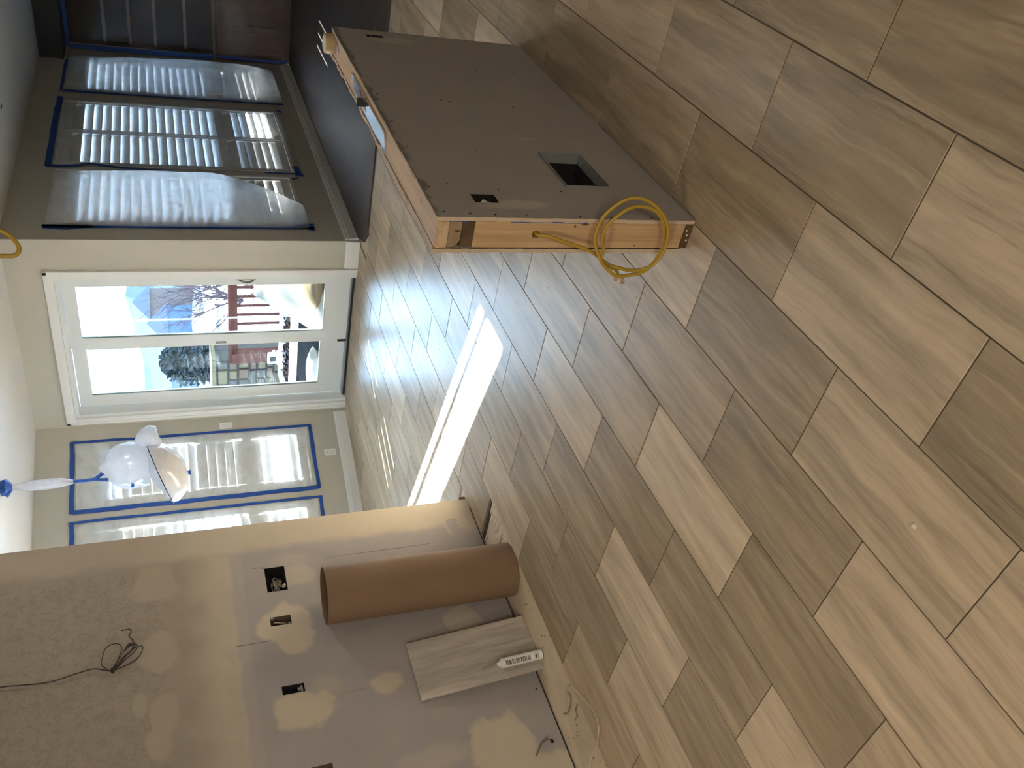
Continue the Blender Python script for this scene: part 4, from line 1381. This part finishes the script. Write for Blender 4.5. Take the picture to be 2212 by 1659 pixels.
# switch and outlet on the bay wall
sw_ = thing('light_switch', 'white rocker switch plate between glass door and taped window', 'switch', bay(0.102, 0, 1.090))
MB(bay).box(0.068, 0.137, -0.006, -0.0005, 1.090, 1.203).build('plate', M_PLATE, sw_, bevel=0.002)
MB(bay).box(0.086, 0.120, -0.010, -0.006, 1.113, 1.179).build('rocker', M_TRIM, sw_, bevel=0.0015)
ol = thing('wall_outlet', 'white double outlet low on the wall under the taped window', 'outlet', bay(0.480, 0, 0.162))
MB(bay).box(0.445, 0.516, -0.006, -0.0005, 0.158, 0.270).build('plate', M_PLATE, ol, bevel=0.002)
for zc in (0.194, 0.235):
    MB(bay).box(0.4645, 0.4965, -0.008, -0.006, zc - 0.014, zc + 0.014).build('socket', M_TRIM, ol, bevel=0.001)
    MB(bay).box(0.4725, 0.4755, -0.0086, -0.008, zc - 0.002, zc + 0.007).box(0.4855, 0.4885, -0.0086, -0.008, zc - 0.002, zc + 0.007).build('slot', M_INK, ol)

# ------------------------------------------------------------------ pendant lamp wrapped in plastic
PC = Vector((4.838, 4.668, 0))
pd = thing('pendant_light', 'hanging lamp wrapped in white plastic and blue tape in the nook', 'pendant lamp', (PC.x, PC.y, CEIL))
rp = random.Random(3)


def crumple(seed, amt):
    return lambda j, a: 1 + amt * noise.noise(Vector((math.cos(a) * 2.2 + seed, math.sin(a) * 2.2, j * 0.55 + seed)))


# knot of tape at the ceiling
MB().lathe([(0.030, 0.0), (0.055, -0.008), (0.046, -0.024), (0.060, -0.040), (0.040, -0.062), (0.018, -0.075)], (PC.x, PC.y, CEIL - 0.0005), 18, None, crumple(1.0, 0.55)).build('ceiling_tape', M_TAPE, pd)
MB().tube([(PC.x, PC.y, CEIL - 0.02), (PC.x, PC.y, 2.05)], 0.006, 8).build('cord', M_BRONZE, pd)
MB().lathe([(0.014, 2.675), (0.022, 2.64), (0.033, 2.56), (0.036, 2.48), (0.034, 2.42), (0.030, 2.36), (0.020, 2.31), (0.013, 2.285)], (PC.x, PC.y, 0), 18, None, crumple(4.0, 0.35)).build('sleeve', M_BAG, pd, smooth=True)
TX = RIGHT.copy()
TX.z = 0
TX.normalize()                                   # across the view, along the lamp's tilt
MB().tube([(PC.x, PC.y, 2.30), (PC.x, PC.y, 2.20), tuple(PC + TX * 0.004 + Vector((0, 0, 2.13)))], [0.013, 0.012, 0.015], 8).build('tape_wrap', M_TAPE, pd)
MB().tube([tuple(PC + Vector((0, 0, 2.155))), tuple(PC + TX * 0.060 + Vector((0, 0, 2.062)))], [0.012, 0.017], 6).build('tape_wrap', M_TAPE, pd)
MB().tube([tuple(PC + Vector((0, 0, 2.15))), tuple(PC + TX * -0.010 + Vector((0, 0, 2.06)))], [0.012, 0.015], 6).build('tape_wrap', M_TAPE, pd)
# upper bag
ub = MB().lathe([(0.014, 2.115), (0.055, 2.075), (0.115, 2.04), (0.150, 1.98), (0.158, 1.91), (0.150, 1.84), (0.140, 1.785)], (PC.x + TX.x * 0.075, PC.y + TX.y * 0.075, 0), 28, None, crumple(7.0, 0.30))
ub.build('upper_bag', M_BAG, pd, smooth=True)
# big bowl shade, tilted, under its own bag: the rim faces up, left and towards the viewer
sa = (Vector((0, 0, 1)) * 0.93 - TX * 0.33).normalized()
sc_c = PC - TX * 0.002 + Vector((0, 0, 1.705))
MB().lathe([(0.232, 0.0), (0.236, 0.003), (0.232, 0.006)], tuple(sc_c), 40, sa).build('shade_rim', M_CHAR, pd)
MB().lathe([(0.234, 0.0), (0.228, -0.035), (0.205, -0.09), (0.165, -0.135), (0.100, -0.168), (0.030, -0.180), (0.0, -0.182)], tuple(sc_c), 40, sa, crumple(2.0, 0.10)).build('bowl_bag', M_BAG, pd, smooth=True)
MB().lathe([(0.222, -0.005), (0.214, -0.04), (0.19, -0.09), (0.15, -0.128), (0.09, -0.155), (0.0, -0.168)], tuple(sc_c), 36, sa).build('bowl_shade', M_WHITEP, pd, smooth=True)
MB().lathe([(0.230, 0.004), (0.17, 0.030), (0.10, 0.048), (0.04, 0.07)], tuple(sc_c), 36, sa, crumple(9.0, 0.20)).build('top_film', M_BAG, pd, smooth=True)
kc = PC + TX * 0.262 + Vector((0, 0, 1.775))
MB().lathe([(0.0, 0.088), (0.045, 0.082), (0.080, 0.050), (0.088, 0.005), (0.070, -0.045), (0.045, -0.078), (0.03, -0.09)], tuple(kc), 22, (TX * 0.5 + Vector((0, 0, 0.8))).normalized(), crumple(5.0, 0.5)).build('bag_knot', M_BAG, pd, smooth=True)
MB().tube([tuple(PC - TX * 0.010 + Vector((0, 0, 1.545))), tuple(PC - TX * 0.010 + Vector((0, 0, 1.500)))], [0.013, 0.020], 6).build('tape_tail', M_TAPE, pd)
MB().lathe([(0.0, 0.012), (0.014, 0.006), (0.016, -0.008), (0.0, -0.014)], tuple(PC - TX * 0.055 - FWD * 0.16 + Vector((0, 0, 1.835))), 10, None, crumple(3.3, 0.5)).build('tape_dab', M_TAPE, pd)
box_d = MB().box(7.50, 7.58, 2.985, 3.02, CEIL - 0.002, CEIL - 0.0004).build('tape_scrap', M_TAPE)
tag(box_d, 'small blue tape scrap stuck on the ceiling', 'tape')

# ------------------------------------------------------------------ built-in cabinet and bookcase at the far wall
YC0, YC1 = 1.2, 3.56
cbn = thing('base_cabinet', 'brown wooden base cabinet under plastic below the open shelves', 'cabinet', (10.83, 2.4, 0.01))
MB().box(10.80, 10.859, YC0, YC1, 0.07, 0.885).build('carcass', M_CAB, cbn)
MB().box(10.83, 10.859, YC0, YC1, 0.0105, 0.0695).build('toe_kick', M_PINEDARK, cbn)
MB().box(10.765, 10.859, YC0, YC1 + 0.005, 0.8855, 0.915).build('counter_top', M_SHELF, cbn, bevel=0.004)
yy = YC1 - 0.03
while yy > YC0 + 0.4:
    a, b = yy - 0.40, yy
    dn = MB().box(10.780, 10.7995, a, b, 0.10, 0.86).build('cabinet_door', M_CAB, cbn, bevel=0.003)
    MB().box(10.772, 10.7798, a + 0.065, b - 0.065, 0.165, 0.795).build('raised_panel', M_CAB, dn, bevel=0.006)
    yy -= 0.415
bk = thing('bookcase', 'dark built-in bookcase with pale shelf edges behind plastic', 'bookcase', (10.83, 2.4, 0.92))
MB().box(10.852, 10.859, YC0, 3.50, 0.917, 2.470).build('back_panel', M_CABIN, bk)
MB().box(10.80, 10.8515, 3.47, 3.50, 0.917, 2.470).build('side_panel', M_CABIN, bk)
for z in (2.083, 1.817, 1.546, 1.218):
    MB().box(10.795, 10.8515, YC0, 3.469, z - 0.016, z + 0.016).build('shelf', M_SHELF, bk, bevel=0.002)
cor = thing('cornice', 'dark boxed cornice under the ceiling above the bookcase', 'cornice', (10.62, 2.4, 2.495))
MB().box(10.405, 10.855, YC0, 3.556, 2.495, 2.735).build('box', M_TEAL, cor, bevel=0.003)
MB().box(10.385, 10.4045, YC0, 3.556, 2.495, 2.53).build('lower_lip', M_TEAL, cor, bevel=0.003)


def farw(s, n, z):
    return (10.765 + n, s, z)


sheet('plastic_sheet', 'clear wrinkled plastic hung over the built-in bookcase and cabinet', farw, 1.25, 3.52, 0.03, 2.47, M_FILMK, lambda u, v: 0.05, [
    (seg((3.52, 2.45), (3.515, 0.92), 8), 0.055), (seg((3.50, 0.90), (3.51, 0.05), 6), 0.030), (seg((1.3, 2.465), (3.52, 2.470), 8), 0.04)], wr=0.02, n_base=-0.03, ns=44)

# ------------------------------------------------------------------ outdoors
DZ = -0.15
deck = struct('deck', (8.5, 6, DZ))
for i in range(46):
    xa_ = 6.57 + 0.145 * i
    if xa_ > 10.6:
        break
    MB().box(xa_, xa_ + 0.139, 3.73, 9.6, DZ - 0.03, DZ).build('deck_board', M_DECK, deck)
tag(box('patio_soffit', M_SOFFIT, 6.56, 7.62, 5.47, 7.4, 2.26, 2.36), kind='structure')
tag(box('kitchen_eave', M_SOFFIT, 6.53, 11.2, 3.712, 4.32, 2.52, 2.62), kind='structure')
sn = MB()
G = 40
for j in range(G + 1):
    for i in range(G + 1):
        x, y = 2 + 118 * (i / G) ** 1.6, -60 + 190 * j / G
        sn.v.append(Vector((x, y, -0.75 - 0.018 * x + 0.25 * noise.noise(Vector((x * 0.12, y * 0.12, 0))))))
for j in range(G):
    for i in range(G):
        sn.f.append((j * (G + 1) + i, j * (G + 1) + i + 1, (j + 1) * (G + 1) + i + 1, (j + 1) * (G + 1) + i))
tag(sn.build('snow_ground', M_SNOW, smooth=True), kind='structure')
hm = MB()
for j in range(31):
    y = -10 + 300 * j / 30
    hgt = 13 + 8 * noise.noise(Vector((y * 0.02, 3.3, 0))) - 0.030 * abs(y - 175)
    hm.v += [Vector((235, y, -6)), Vector((265, y, max(2, hgt) + 1.5 * noise.noise(Vector((y * 0.11, 1, 0)))))]
for j in range(30):
    hm.f.append((2 * j, 2 * j + 2, 2 * j + 3, 2 * j + 1))
tag(hm.build('hills', M_HILL), kind='structure')
sl = MB()
for j in range(13):
    y = 36 + 40 * j / 12
    for i in range(9):
        x = 36 + 26 * i / 8
        sl.v.append(Vector((x, y, -1.6 + 1.35 * (i / 8) + 0.4 * noise.noise(Vector((x * 0.2, y * 0.2, 5))))))
for j in range(12):
    for i in range(8):
        a = j * 9 + i
        sl.f.append((a, a + 1, a + 10, a + 9))
tag(sl.build('slope', M_SLOPE, smooth=True), kind='structure')


def house(label, x, y, w_, d_, h_, mat, z0):
    t_ = thing('house', label, 'house', (x, y, z0))
    MB().box(x, x + d_, y - w_ / 2, y + w_ / 2, z0, z0 + h_).build('walls', mat, t_)
    MB().add([(x - 0.4, y - w_ / 2 - 0.4, z0 + h_), (x - 0.4, y + w_ / 2 + 0.4, z0 + h_), (x + d_ + 0.4, y + w_ / 2 + 0.4, z0 + h_), (x + d_ + 0.4, y - w_ / 2 - 0.4, z0 + h_),
              (x + d_ / 2, y - w_ / 2 - 0.4, z0 + h_ + d_ * 0.28), (x + d_ / 2, y + w_ / 2 + 0.4, z0 + h_ + d_ * 0.28)],
             [(0, 1, 5, 4), (2, 3, 4, 5), (1, 2, 5), (3, 0, 4), (0, 3, 2, 1)]).build('roof', M_ROOFS, t_)
    for k_ in range(3):
        yc_ = y - w_ / 2 + w_ * (k_ + 0.5) / 3
        MB().box(x - 0.06, x - 0.001, yc_ - 0.6, yc_ + 0.6, z0 + h_ * 0.45, z0 + h_ * 0.75).build('window', M_CHAR, t_)
    return t_


house('far blue-grey gabled house on the skyline next to the evergreen', 98, 76, 10, 10, 4.2, M_HOUSEA, -2.2)
house('far tan house behind the leafless branches in the right glass panel', 110, 78.5, 7, 9, 6.6, M_HOUSEB, -2.2)


def branchy(label, name, base, height, seed, spread, n_main, r0, levels=3, cat='shrub'):
    """leafless shrub: one trunk part and one branches part"""
    rg = random.Random(seed)
    t_ = thing(name, label, cat, base)
    tr_, br_ = MB(), MB()

    def grow(p, dr_, ln, r_, lv):
        pts_ = [p]
        q = p.copy()
        dd = dr_.copy()
        for _ in range(4):
            dd = (dd + Vector((rg.uniform(-1, 1), rg.uniform(-1, 1), rg.uniform(-0.5, 0.6))) * 0.22).normalized()
            q = q + dd * ln / 4
            pts_.append(q.copy())
        (tr_ if lv == 0 else br_).tube([tuple(x_) for x_ in pts_], [r_ * (1 - 0.16 * i_) for i_ in range(5)], 5 if lv < 2 else 3, caps=False)
        if lv < levels:
            for _ in range(4 if lv < 2 else 3):
                b_ = pts_[rg.randint(1, 4)]
                nd = (dd + Vector((rg.uniform(-1, 1), rg.uniform(-1, 1), rg.uniform(-0.4, 0.8))) * spread).normalized()
                grow(b_, nd, ln * rg.uniform(0.5, 0.75), r_ * 0.5, lv + 1)

    for _ in range(n_main):
        grow(Vector(base), Vector((rg.uniform(-0.5, 0.5), rg.uniform(-0.5, 0.5), 1)).normalized(), height * 0.5, r0, 0)
    tr_.build('trunk', M_BARK, t_)
    br_.build('branches', M_BARK, t_)
    return t_


branchy('leafless shrub with arching stems just beyond the red railing', 'bare_shrub', (13.2, 8.0, -0.95), 2.6, 21, 0.9, 5, 0.022)
branchy('tall leafless bush behind the railing by the handle side of the door', 'bare_bush', (19.5, 11.9, -1.1), 4.2, 33, 1.0, 5, 0.05)
branchy('low leafless thicket in the snow farther off', 'bare_thicket', (31, 20.2, -1.3), 3.6, 8, 1.1, 6, 0.06)
ev = thing('evergreen_tree', 'dark rounded evergreen in the left glass panel', 'tree', (46, 34.6, -2.4))
MB().tube([(46, 34.6, -2.4), (46, 34.6, -0.6)], [0.22, 0.16], 8).build('trunk', M_BARK, ev)
cw = MB()
rt = random.Random(9)
for _ in range(1500):
    a, h_ = rt.uniform(0, 6.283), rt.uniform(-0.9, 2.3)
    rr = 1.55 * math.sqrt(max(0.05, 1 - ((h_ - 0.6) / 1.75) ** 2)) * rt.uniform(0.35, 1.05)
    c_ = Vector((46 + rr * math.cos(a), 34.6 + rr * math.sin(a), h_))
    s_ = rt.uniform(0.16, 0.34)
    ps = [tuple(c_ + Vector((rt.uniform(-1, 1), rt.uniform(-1, 1), rt.uniform(-0.7, 0.7))) * s_) for _ in range(4)]
    cw.add(ps, [(0, 1, 2), (0, 2, 3), (0, 3, 1), (1, 3, 2)])
tag(cw.build('crown', M_EVER, ev), kind='stuff')

# deck railing
rg_ = thing('deck_railing', 'red-brown wooden deck railing with thin balusters', 'railing', (10.5, 7.0, DZ))
MB().box(10.44, 10.56, 4.4, 7.93, 0.765, 0.805).build('cap_rail', M_RED, rg_)
MB().box(10.47, 10.53, 4.4, 7.74, 0.675, 0.7645).build('upper_rail', M_RED, rg_)
MB().box(10.47, 10.53, 4.4, 7.74, -0.110, -0.010).build('lower_rail', M_RED, rg_)
MB().box(10.42, 10.56, 7.745, 7.925, DZ, 0.7645).build('end_post', M_RED, rg_)
for i in range(21):
    y = 7.56 - 0.156 * i
    if y > 4.45:
        MB().box(10.485, 10.515, y - 0.016, y + 0.016, -0.0098, 0.6748).build('baluster', M_RED, rg_)
# stone pier
sp_ = thing('stone_pier', 'tan stone pier with a sloping cap beside the railing end', 'stone wall', (10.75, 8.5, DZ))
MB().box(10.56, 11.1, 7.96, 9.4, DZ, 0.985).build('mortar_core', M_MORTAR, sp_)
MB().box(10.50, 11.15, 7.90, 9.45, 0.986, 1.045).build('cap_stone', M_STONE, sp_, bevel=0.012)
rs2 = random.Random(17)
z = DZ + 0.01
while z < 0.96:
    hgt = rs2.choice((0.11, 0.14, 0.17))
    if z + hgt > 0.98:
        hgt = 0.978 - z
        if hgt < 0.05:
            break
    y = 7.965
    while y < 9.39:
        wd_ = rs2.uniform(0.13, 0.30)
        if y + wd_ > 9.33:
            wd_ = 9.395 - y
        j_ = lambda: rs2.uniform(-0.008, 0.008)
        fx = 10.53 + rs2.uniform(-0.012, 0.012)
        ya_, yb_, za_, zb_ = y + 0.009, y + wd_ - 0.009, z + 0.008, z + hgt - 0.008
        MB().add([(10.562, ya_ + j_(), za_ + j_()), (10.562, yb_ + j_(), za_ + j_()), (10.562, yb_ + j_(), zb_ + j_()), (10.562, ya_ + j_(), zb_ + j_()),
                  (fx, ya_ + 0.014, za_ + 0.012), (fx, yb_ - 0.014, za_ + 0.012), (fx, yb_ - 0.014, zb_ - 0.012), (fx, ya_ + 0.014, zb_ - 0.012)],
                 [(0, 1, 2, 3), (4, 7, 6, 5), (0, 4, 5, 1), (1, 5, 6, 2), (2, 6, 7, 3), (3, 7, 4, 0)]).build('stone', rs2.choice((M_STONE, M_STONE, M_STONE2, M_STONE3)), sp_, bevel=0.006)
        y += wd_
    z += hgt
# fire table
ft = thing('fire_table', 'fire table with white rim, dark lava rock and charcoal base', 'fire table', (8.46, 6.1, DZ))
m = MB()
m.box(7.97, 8.07, 5.15, 6.98, 0.225, 0.300).box(8.86, 8.95, 5.15, 6.98, 0.225, 0.300).box(8.07, 8.86, 6.86, 6.98, 0.225, 0.300).box(8.07, 8.86, 5.15, 5.27, 0.225, 0.300)
m.build('rim', M_CONC, ft)
MB().box(8.00, 8.92, 5.18, 6.95, DZ, 0.2245).build('base', M_CHAR, ft)
lv_ = MB()
for _ in range(420):
    x, y = rs2.uniform(8.09, 8.84), rs2.uniform(5.29, 6.84)
    s_ = rs2.uniform(0.02, 0.04)
    c_ = Vector((x, y, 0.245))
    ps = [tuple(c_ + Vector((rs2.uniform(-1, 1), rs2.uniform(-1, 1), rs2.uniform(-0.3, 1))) * s_) for _ in range(5)]
    lv_.add(ps, [(0, 1, 2), (0, 2, 3), (0, 3, 4), (0, 4, 1), (1, 2, 4), (2, 3, 4)])
tag(lv_.build('lava_rock', M_LAVA, ft), kind='stuff')
ln_ = thing('lantern', 'small white lantern with a dark window on the fire table rim', 'lantern', (8.905, 6.70, 0.30))
MB().box(8.865, 8.945, 6.60, 6.80, 0.3005, 0.325).build('foot', M_CONC, ln_, bevel=0.006)
MB().box(8.875, 8.935, 6.625, 6.775, 0.3255, 0.440).build('body', M_CONC, ln_, bevel=0.006)
MB().box(8.871, 8.8747, 6.665, 6.735, 0.345, 0.415).build('window', M_CHAR, ln_)
MB().box(8.890, 8.920, 6.59, 6.624, 0.35, 0.385).build('side_bracket', M_STEEL, ln_)


def pillow(name, mat, c_, half, parent=None, rot=0.0, pw=0.55):
    """stuffed cushion: a box of rounded pinched corners"""
    mb = MB()
    n = 12
    R_ = Matrix.Rotation(rot, 3, 'Z')
    for sg in (1, -1):
        vs_ = []
        for j in range(n + 1):
            for i in range(n + 1):
                u, v = 2 * i / n - 1, 2 * j / n - 1
                th = ((1 - u * u) * (1 - v * v)) ** pw
                k_ = 1 - 0.06 * (abs(u * v))
                w_ = 0.05 * noise.noise(Vector((u * 2.2, v * 2.2, c_[0] + sg)))
                p_ = R_ @ Vector((u * half[0] * k_, v * half[1] * k_, sg * half[2] * max(0.0, th + w_ * th)))
                vs_.append(tuple(Vector(c_) + p_))
        mb.add(vs_, [(j * (n + 1) + i, j * (n + 1) + i + 1, (j + 1) * (n + 1) + i + 1, (j + 1) * (n + 1) + i) for j in range(n) for i in range(n)])
    return mb.build(name, mat, parent, smooth=True)


lc = thing('lounge_chair', 'dark wicker lounge chair under white and tan cloth on the deck', 'chair', (8.0, 4.95, DZ))
MB().box(7.10, 7.90, 4.30, 5.10, DZ, 0.02).build('wicker_base', M_WICKER, lc, bevel=0.01)
MB().box(7.73, 7.90, 4.30, 5.10, 0.0205, 0.45).build('wicker_back', M_WICKER, lc, bevel=0.01)
# cloth cover draped over the back
cv = MB()
nn_, mm_ = 14, 18
for j in range(mm_ + 1):
    for i in range(nn_ + 1):
        u, v = i / nn_, j / mm_
        y = 4.13 + (0.74 + 0.28 * v) * u
        if v < 0.3:
            x, z_ = 7.96 - 0.26 * v / 0.3, 0.53 + 0.22 * math.sin(v / 0.3 * math.pi / 2)
        else:
            w_ = (v - 0.3) / 0.7
            x, z_ = 7.70 - 0.47 * w_ ** 1.2, 0.75 - 0.60 * w_
        x -= 0.03 * noise.noise(Vector((u * 4, v * 4, 2))) + 0.03
        cv.v.append(Vector((x, y, z_ + 0.03 * noise.noise(Vector((u * 5, v * 3, 7))))))
for j in range(mm_):
    for i in range(nn_):
        a = j * (nn_ + 1) + i
        cv.f.append((a, a + 1, a + nn_ + 2, a + nn_ + 1))
cv.build('cloth_cover', M_CLOTH, lc, smooth=True)
pillow('tan_cushion', M_TAN, (7.32, 4.59, 0.20), (0.16, 0.24, 0.10), lc, 0.2)
pillow('seat_cushion', M_CLOTH, (7.32, 4.86, 0.13), (0.20, 0.22, 0.085), lc, 0.3)
ot = thing('ottoman', 'low grey ottoman with a white pillow beside the fire table', 'ottoman', (7.45, 5.85, DZ))
MB().box(7.30, 7.68, 5.60, 6.14, DZ, 0.015).build('base', M_WICKER, ot, bevel=0.02)
pillow('pillow', M_CLOTH, (7.50, 5.86, 0.10), (0.19, 0.26, 0.10), ot, 0.25)
bg = tag(pillow('cloth_bag', M_CLOTH, (6.83, 4.60, -0.040), (0.17, 0.17, 0.108), None, 0.5), 'white stuffed cloth bag lying on the deck in front of the lounge chair', 'bag')
